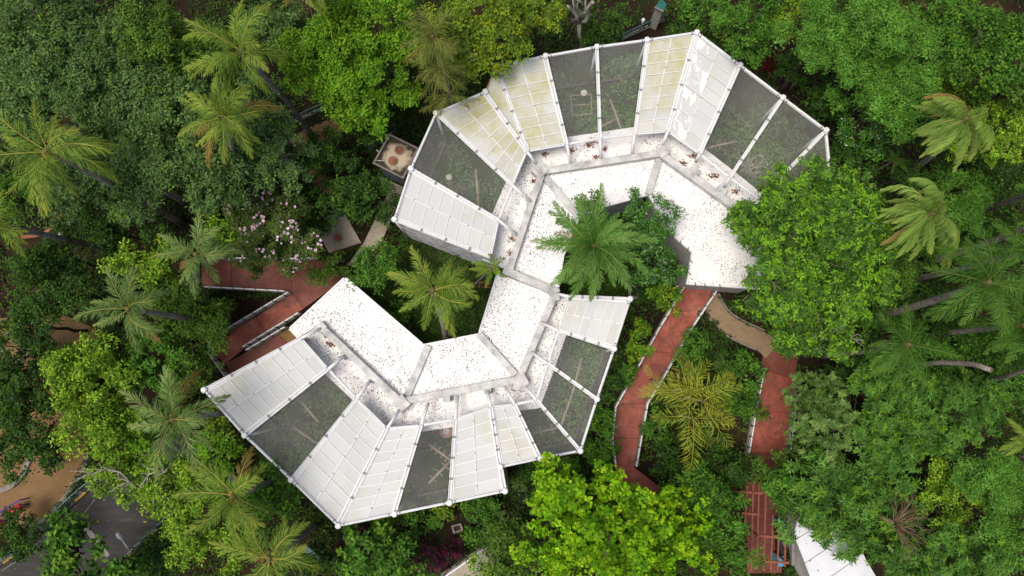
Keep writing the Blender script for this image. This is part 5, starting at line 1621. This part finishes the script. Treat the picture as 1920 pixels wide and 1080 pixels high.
 (1815, 640, 70, 45, 3.5, 'mid', 'green tree under the fronds of the tallest feathery palm', {}),
 (1885, 660, 55, 40, 3.5, 'dark', 'dark tree at the right edge under the feathery palms', {}),
 (1760, 690, 55, 32, 3.0, 'mid', 'green bush right of the shorter feathery palm', {}),
 (1690, 470, 45, 35, 3.5, 'mid', 'green bush below the lower windblown palm', {}),
 (1830, 345, 50, 35, 4.0, 'mid', 'green bush above the uppermost slanting trunk', {}),
 (1880, 450, 50, 38, 4.0, 'mid', 'green bush at the right edge between slanting trunks', {}),
 (1600, 300, 55, 45, 4.0, 'dark', 'dark tree below the compact round tree', {}),
 (60, 610, 65, 42, 5.0, 'dark', 'dark tree at the left edge above the round planting bed', {}),
 (20, 715, 55, 42, 4.5, 'dark', 'dark tree at the left edge between bed and curved kerb', {}),
 (115, 690, 45, 38, 4.5, 'dark', 'dark tree left of the bright lime tree', {}),
 (265, 880, 50, 38, 6.0, 'lime', 'lime leaves between the two bare white branches', {}),
 (240, 830, 60, 40, 6.0, 'bright', 'bright green tree above the road bend', {}),
 (425, 455, 34, 30, 3.0, 'mid', 'green bush hugging the left side of the pink-flowered shrub', {}),
 (1440, 890, 34, 26, 4.0, 'mid', 'leafy branch crossing the top of the pergola', {}),
 (1330, 90, 0 + 28, 22, 3.0, 'dark', 'low dark bush behind the pointed corner post', {}),
 (1500, 870, 40, 30, 4.0, 'olive', 'olive tree at the right edge of the red path', {}),
 (1690, 700, 50, 28, 3.0, 'mid', 'green bush in front of the broken palm trunk', {}),
]
for (px, py, rx, ry, z, sp, lab, kw) in TR:
    kw = dict(kw)
    if sp in ('feather',) and 'name' not in kw: kw['name'] = 'feathery_tree'
    r = tree(px, py, rx, ry, z * (1 + .12 * math.sin(px * .7 + py * .9)), sp, lab, **kw)
    if kw.get('name') == 'flowering_shrub':
        t, cl, cen, rad = r
        n = 210
        d = nrm(sphere_dirs(n, .15) + np.array([.25, .1, 0]))
        d = nrm(sphere_dirs(n * 4, .1) + np.array([.2, .1, .2]))
        i = rng.integers(0, len(cen), n * 4)
        q = cen[i] + d * rad[i] * 1.1
        S = q / (np.abs(cen).max(0) + rad.mean(0))
        keep = np.argsort(-(np.linalg.norm(S, axis=1) + .6 * S[:, 2] + .25 * S[:, 0] + rng.uniform(0, .9, len(S))))[:n]
        pos = q[keep] + np.array(cl)
        K = 5
        a = np.arange(K) * 1.2566
        D = np.stack([np.cos(a), np.sin(a), np.full(K, .25)], 1)
        P = np.repeat(pos, K, 0); DD = np.tile(D, (n, 1)) + rng.normal(0, .15, (n * K, 3))
        L = np.repeat(rng.uniform(.05, .12, n), K)
        c = np.repeat(np.array((.68, .50, .60)) * rng.uniform(.75, 1.15, (n, 1)), K, 0)
        o = link('blossom', leaf_mesh('blossom', P, nrm(DD), np.tile([0, 0, 1.], (n * K, 1)), L, L * .9, c, M['leaf'], sag=0, mid=.6), t)
        o['kind'] = 'stuff'

# ------------------------------------------------------------------ bare and odd woody things
def forked_trunk():
    b = W(1092, 112, 0)
    t = thing('forked_tree', b, 'pale forked bare trunk rising at the top above the first net bay', 'tree')
    mb = MB()
    f = W(1086, 42, 4.5) - b
    limb(mb, (0, 0, 0), f, .16, .12, .02, 8)
    for (x, y, z, r) in ((1064, 10, 7.5, .1), (1112, 5, 8, .13), (1075, -30, 9, .07), (1120, -40, 10, .08), (1060, -20, 9, .06), (1083, 5, 7, .05)):
        limb(mb, f, W(x, y, z) - b, r, r * .6, .05, 7, 6)
    mb.build('trunk', M['pale_bark'], t, smooth=True)
forked_trunk()
def red_shrub():
    b = W(1432, 135, 0)
    t = thing('red_stemmed_shrub', b, 'shrub of thin curving red stems in the shade right of the peeling panel', 'shrub')
    mb = MB()
    for i in range(30):
        a = rng.uniform(0, 6.28); r = rng.uniform(.5, 1.3)
        p1 = Vector((math.cos(a) * r * .5, math.sin(a) * r * .5, rng.uniform(1.2, 2.2)))
        p2 = Vector((math.cos(a) * r, math.sin(a) * r, rng.uniform(.6, 1.6)))
        mb.tube([(0, 0, 0), p1 * .6, p1, p2], [.02, .02, .016, .008], 4)
    mb.build('stems', plain('red_stem', (.2, .022, .016), .5), t)
red_shrub()
def dry_fan():
    c = W(1690, 985, 7.6)
    b = Vector((c.x, c.y, 0))
    t = thing('dry_branch_tree', b, 'dead brown fan of leafless branches in the right mass', 'dead tree')
    mb = MB()
    top = Vector((0, 0, 6.9))
    mb.tube([(0, 0, 0), top], [.14, .1], 7)
    for i in range(34):
        a = math.radians(rng.uniform(-110, 110)); r = rng.uniform(.8, 1.7)
        e = top + Vector((math.cos(a) * r, math.sin(a) * r, rng.uniform(.3, 1.3)))
        q = limb(mb, top, e, .03, .012, .05, 4)
        for _ in range(2):
            f = Vector(q[random.choice((2, 3))])
            limb(mb, f, f + (e - top).normalized() * .4 + Vector(rng.normal(0, .18, 3)), .014, .006, .05, 4, 2)
    mb.build('branches', surf('dry_brown', [(.3, (.11, .07, .04)), (.7, (.22, .145, .085))], 4), t, smooth=True)
dry_fan()
def pale_limbs(label, base, pts):
    b = W(*base, 0)
    t = thing('bare_white_branch', b, label, 'branch')
    mb = MB()
    prev = Vector((0, 0, 0)); rr = .075
    q = [prev] + [W(x, y, z) - b for x, y, z in pts]
    mb.tube(q, [.1] + list(np.linspace(.06, .02, len(q) - 1)), 6)
    for k in range(2, len(q)):
        for _ in range(4):
            limb(mb, q[k], q[k] + Vector((rng.uniform(-1.1, .2), rng.normal(0, .4), rng.uniform(0, .4))), .03, .01, .08, 5, 4)
    mb.build('branches', M['pale_bark'], t, smooth=True)
pale_limbs('bare white branch curving over the lime leaves above the road', (290, 930), [(268, 925, 6.0), (243, 903, 7.6), (225, 885, 7.9), (200, 880, 8.1), (175, 888, 8.2)])
pale_limbs('bare white branch forking right of the other above the road', (300, 925), [(275, 920, 6.0), (278, 890, 7.7), (300, 882, 7.9), (312, 884, 8.1)])
def fallen():
    for i, (a, b, lab) in enumerate((((1530, 205), (1590, 165), 'long pale fallen branch in the shade right of the net bays'), ((1545, 200), (1585, 178), 'shorter fallen branch beside the long pale one'), ((1485, 165), (1500, 125), 'brown bent trunk in the shade behind the peeling panel corner'))):
        p, q = W(*a, .3), W(*b, 2.0)
        o = Vector((p.x, p.y, 0))
        mb = MB(); limb(mb, p - o - Vector((0, 0, .3)), q - o, .08, .04, .06, 6, 6)
        fb = mb.build('fallen_branch', M['wood'], None, o, True)
        tag(fb, lab, 'branch', 'fallen branches')
fallen()

# ------------------------------------------------------------------ ground cover
SP['grass'] = dict(SP['mid'], cols=[(.13, .25, .05), (.09, .19, .03), (.17, .27, .08)])
def cover(name, label, polys, n, species, hmax, exclude, lsc=.8, k=5):
    sp = SP[species]
    lo = np.array([min(p.x for q in polys for p in q), min(p.y for q in polys for p in q)])
    hi = np.array([max(p.x for q in polys for p in q), max(p.y for q in polys for p in q)])
    xy = rng.uniform(lo, hi, (n * 3, 2))
    x, y = xy.T
    keep = np.zeros(len(x), bool)
    for q in polys: keep |= inpoly(x, y, q)
    for q in exclude: keep &= ~inpoly(x, y, q)
    dn = sum(np.sin(x * fx + y * fy + ph) for fx, fy, ph in rng.normal(0, 1, (7, 3)) * np.array([.9, .9, 3]))
    keep &= rng.random(len(x)) < np.clip(.5 + .25 * dn, .02, 1)
    x, y, dn = x[keep][:n], y[keep][:n], dn[keep][:n]
    m = len(x)
    z = np.clip(.3 + .3 * dn, .05, 1) * hmax * rng.random(m)
    pos = np.stack([x, y, z + .03], 1)
    K = k
    ang = rng.uniform(0, 6.28, (m, K))
    D = np.stack([np.cos(ang), np.sin(ang), rng.uniform(-.1, .8, (m, K))], 2)
    P = pos[:, None] + rng.normal(0, .08, (m, K, 3)) * np.array([1, 1, .4])
    P[..., 2] = np.maximum(P[..., 2], .02)
    cols = np.array(sp['cols'])[rng.integers(0, len(sp['cols']), m)] * rng.uniform(.75, 1.25, (m, 1))
    C = cols[:, None] * rng.uniform(.8, 1.2, (m, K, 1))
    L = sp['L'] * lsc * rng.uniform(.6, 1.3, (m, K)); Wd = L * sp['W'] / sp['L']
    Nn = np.tile([0, 0, 1.], (m * K, 1)) + rng.normal(0, .3, (m * K, 3))
    me = leaf_mesh(name, P.reshape(-1, 3), nrm(D).reshape(-1, 3), Nn, L.reshape(-1), Wd.reshape(-1), C.reshape(-1, 3), M['leaf'])
    return tag(link(name, me), label, None, None, 'stuff')
PATHS = [WP(q, 0) for q in (
    [(378, 485), (602, 485), (650, 520), (580, 640), (440, 712), (400, 668), (400, 638), (546, 549), (378, 540)],
    [(1282, 528), (1345, 528), (1243, 703), (1211, 756), (1189, 876), (1330, 928), (1325, 972), (1225, 955), (1152, 872), (1146, 822), (1153, 760), (1210, 658)],
    [(1432, 652), (1497, 668), (1474, 850), (1466, 1075), (1396, 1075), (1398, 848)],
    lt + rt[::-1],
    [(-60, 600), (120, 590), (185, 620), (190, 700), (172, 800), (168, 856), (135, 916), (84, 974), (20, 1000), (-60, 1020)],
    [(-80, 1118), (0, 1062), (164, 921), (262, 846), (330, 800), (440, 820), (400, 880), (298, 995), (130, 1140)],
    [(736, 345), (757, 357), (714, 457), (672, 498), (650, 498), (681, 457)],
    [(586, 414), (644, 396), (677, 455), (616, 474)],
    [(570, 312), (592, 318), (640, 352), (628, 374), (590, 345)],
    [(540, 262), (575, 240), (690, 200), (690, 228), (560, 290)],
    [(800, 1095), (925, 1010), (945, 1030), (900, 1095)],
    [(790, 975), (850, 960), (890, 975), (900, 1000), (850, 1020), (800, 1000)],
    [(1130, 0), (1230, -10), (1235, 30), (1160, 60)],
    [(1340, 650), (1385, 650), (1385, 685), (1340, 685)],
    [(450, 560), (540, 555), (460, 610), (430, 600)])]
BLD = [WP(up_floor, 0), WP(lo_floor, 0)]
ROOFS = [WP(q, ZR) for q in up_roofs + lo_roofs]
frame = WP([(-120, -120), (2040, -120), (2040, 1200), (-120, 1200)], 0)
cover('undergrowth', 'low dark green undergrowth on the soil between the trees', [frame], 42000, 'dark', .5, PATHS + BLD + ROOFS, 1.0)
cover('undergrowth', 'lighter green weeds and seedlings on the soil', [frame], 12000, 'mid', .35, PATHS + BLD + ROOFS, 1.0)
cover('aviary_grass', 'green undergrowth inside the netted bays', BLD, 15000, 'grass', 1.0, ROOFS, .9)
court = [WP([(648, 520), (794, 645), (897, 625), (933, 512), (920, 490), (760, 440), (740, 470)], 0), WP([(1050, 548), (1060, 480), (1090, 415), (1168, 385), (1245, 435), (1290, 475), (1282, 535), (1200, 580)], 0)]
sheet('courtyard_lawn', court[0], .008, M['lawn'])
cover('courtyard_grass', 'short green grass and seedlings in the courtyards', court, 5000, 'mid', .2, [], .6)
# fallen leaves on paths and soil
def ground_litter(name, label, poly, density, z, cols, size=(.05, .12)):
    o = litter(name, poly, z, density, None, (0, 0, 0), cols, size)
    if o: tag(o, label, None, None, 'stuff')
BR = ((.16, .09, .04), (.24, .15, .06), (.08, .05, .03), (.3, .22, .08))
ground_litter('fallen_leaves', 'fallen leaves scattered over the bare soil', frame, 2.5, .02, BR)
ground_litter('fallen_leaves', 'few fallen leaves on the red walk', PATHS[1], 1.2, RZ, BR, (.05, .09))
ground_litter('fallen_leaves', 'few fallen leaves on the red ramp', PATHS[0], 1.5, RZ, ((.08, .04, .03), (.2, .12, .05)), (.05, .09))
ground_litter('fallen_leaves', 'leaves on the red path under the trees', PATHS[2], 2.5, .1, BR, (.05, .1))
ground_litter('fallen_leaves', 'specks of leaves on the sand', PATHS[4], 5, .02, ((.08, .05, .03), (.13, .08, .04)), (.05, .1))
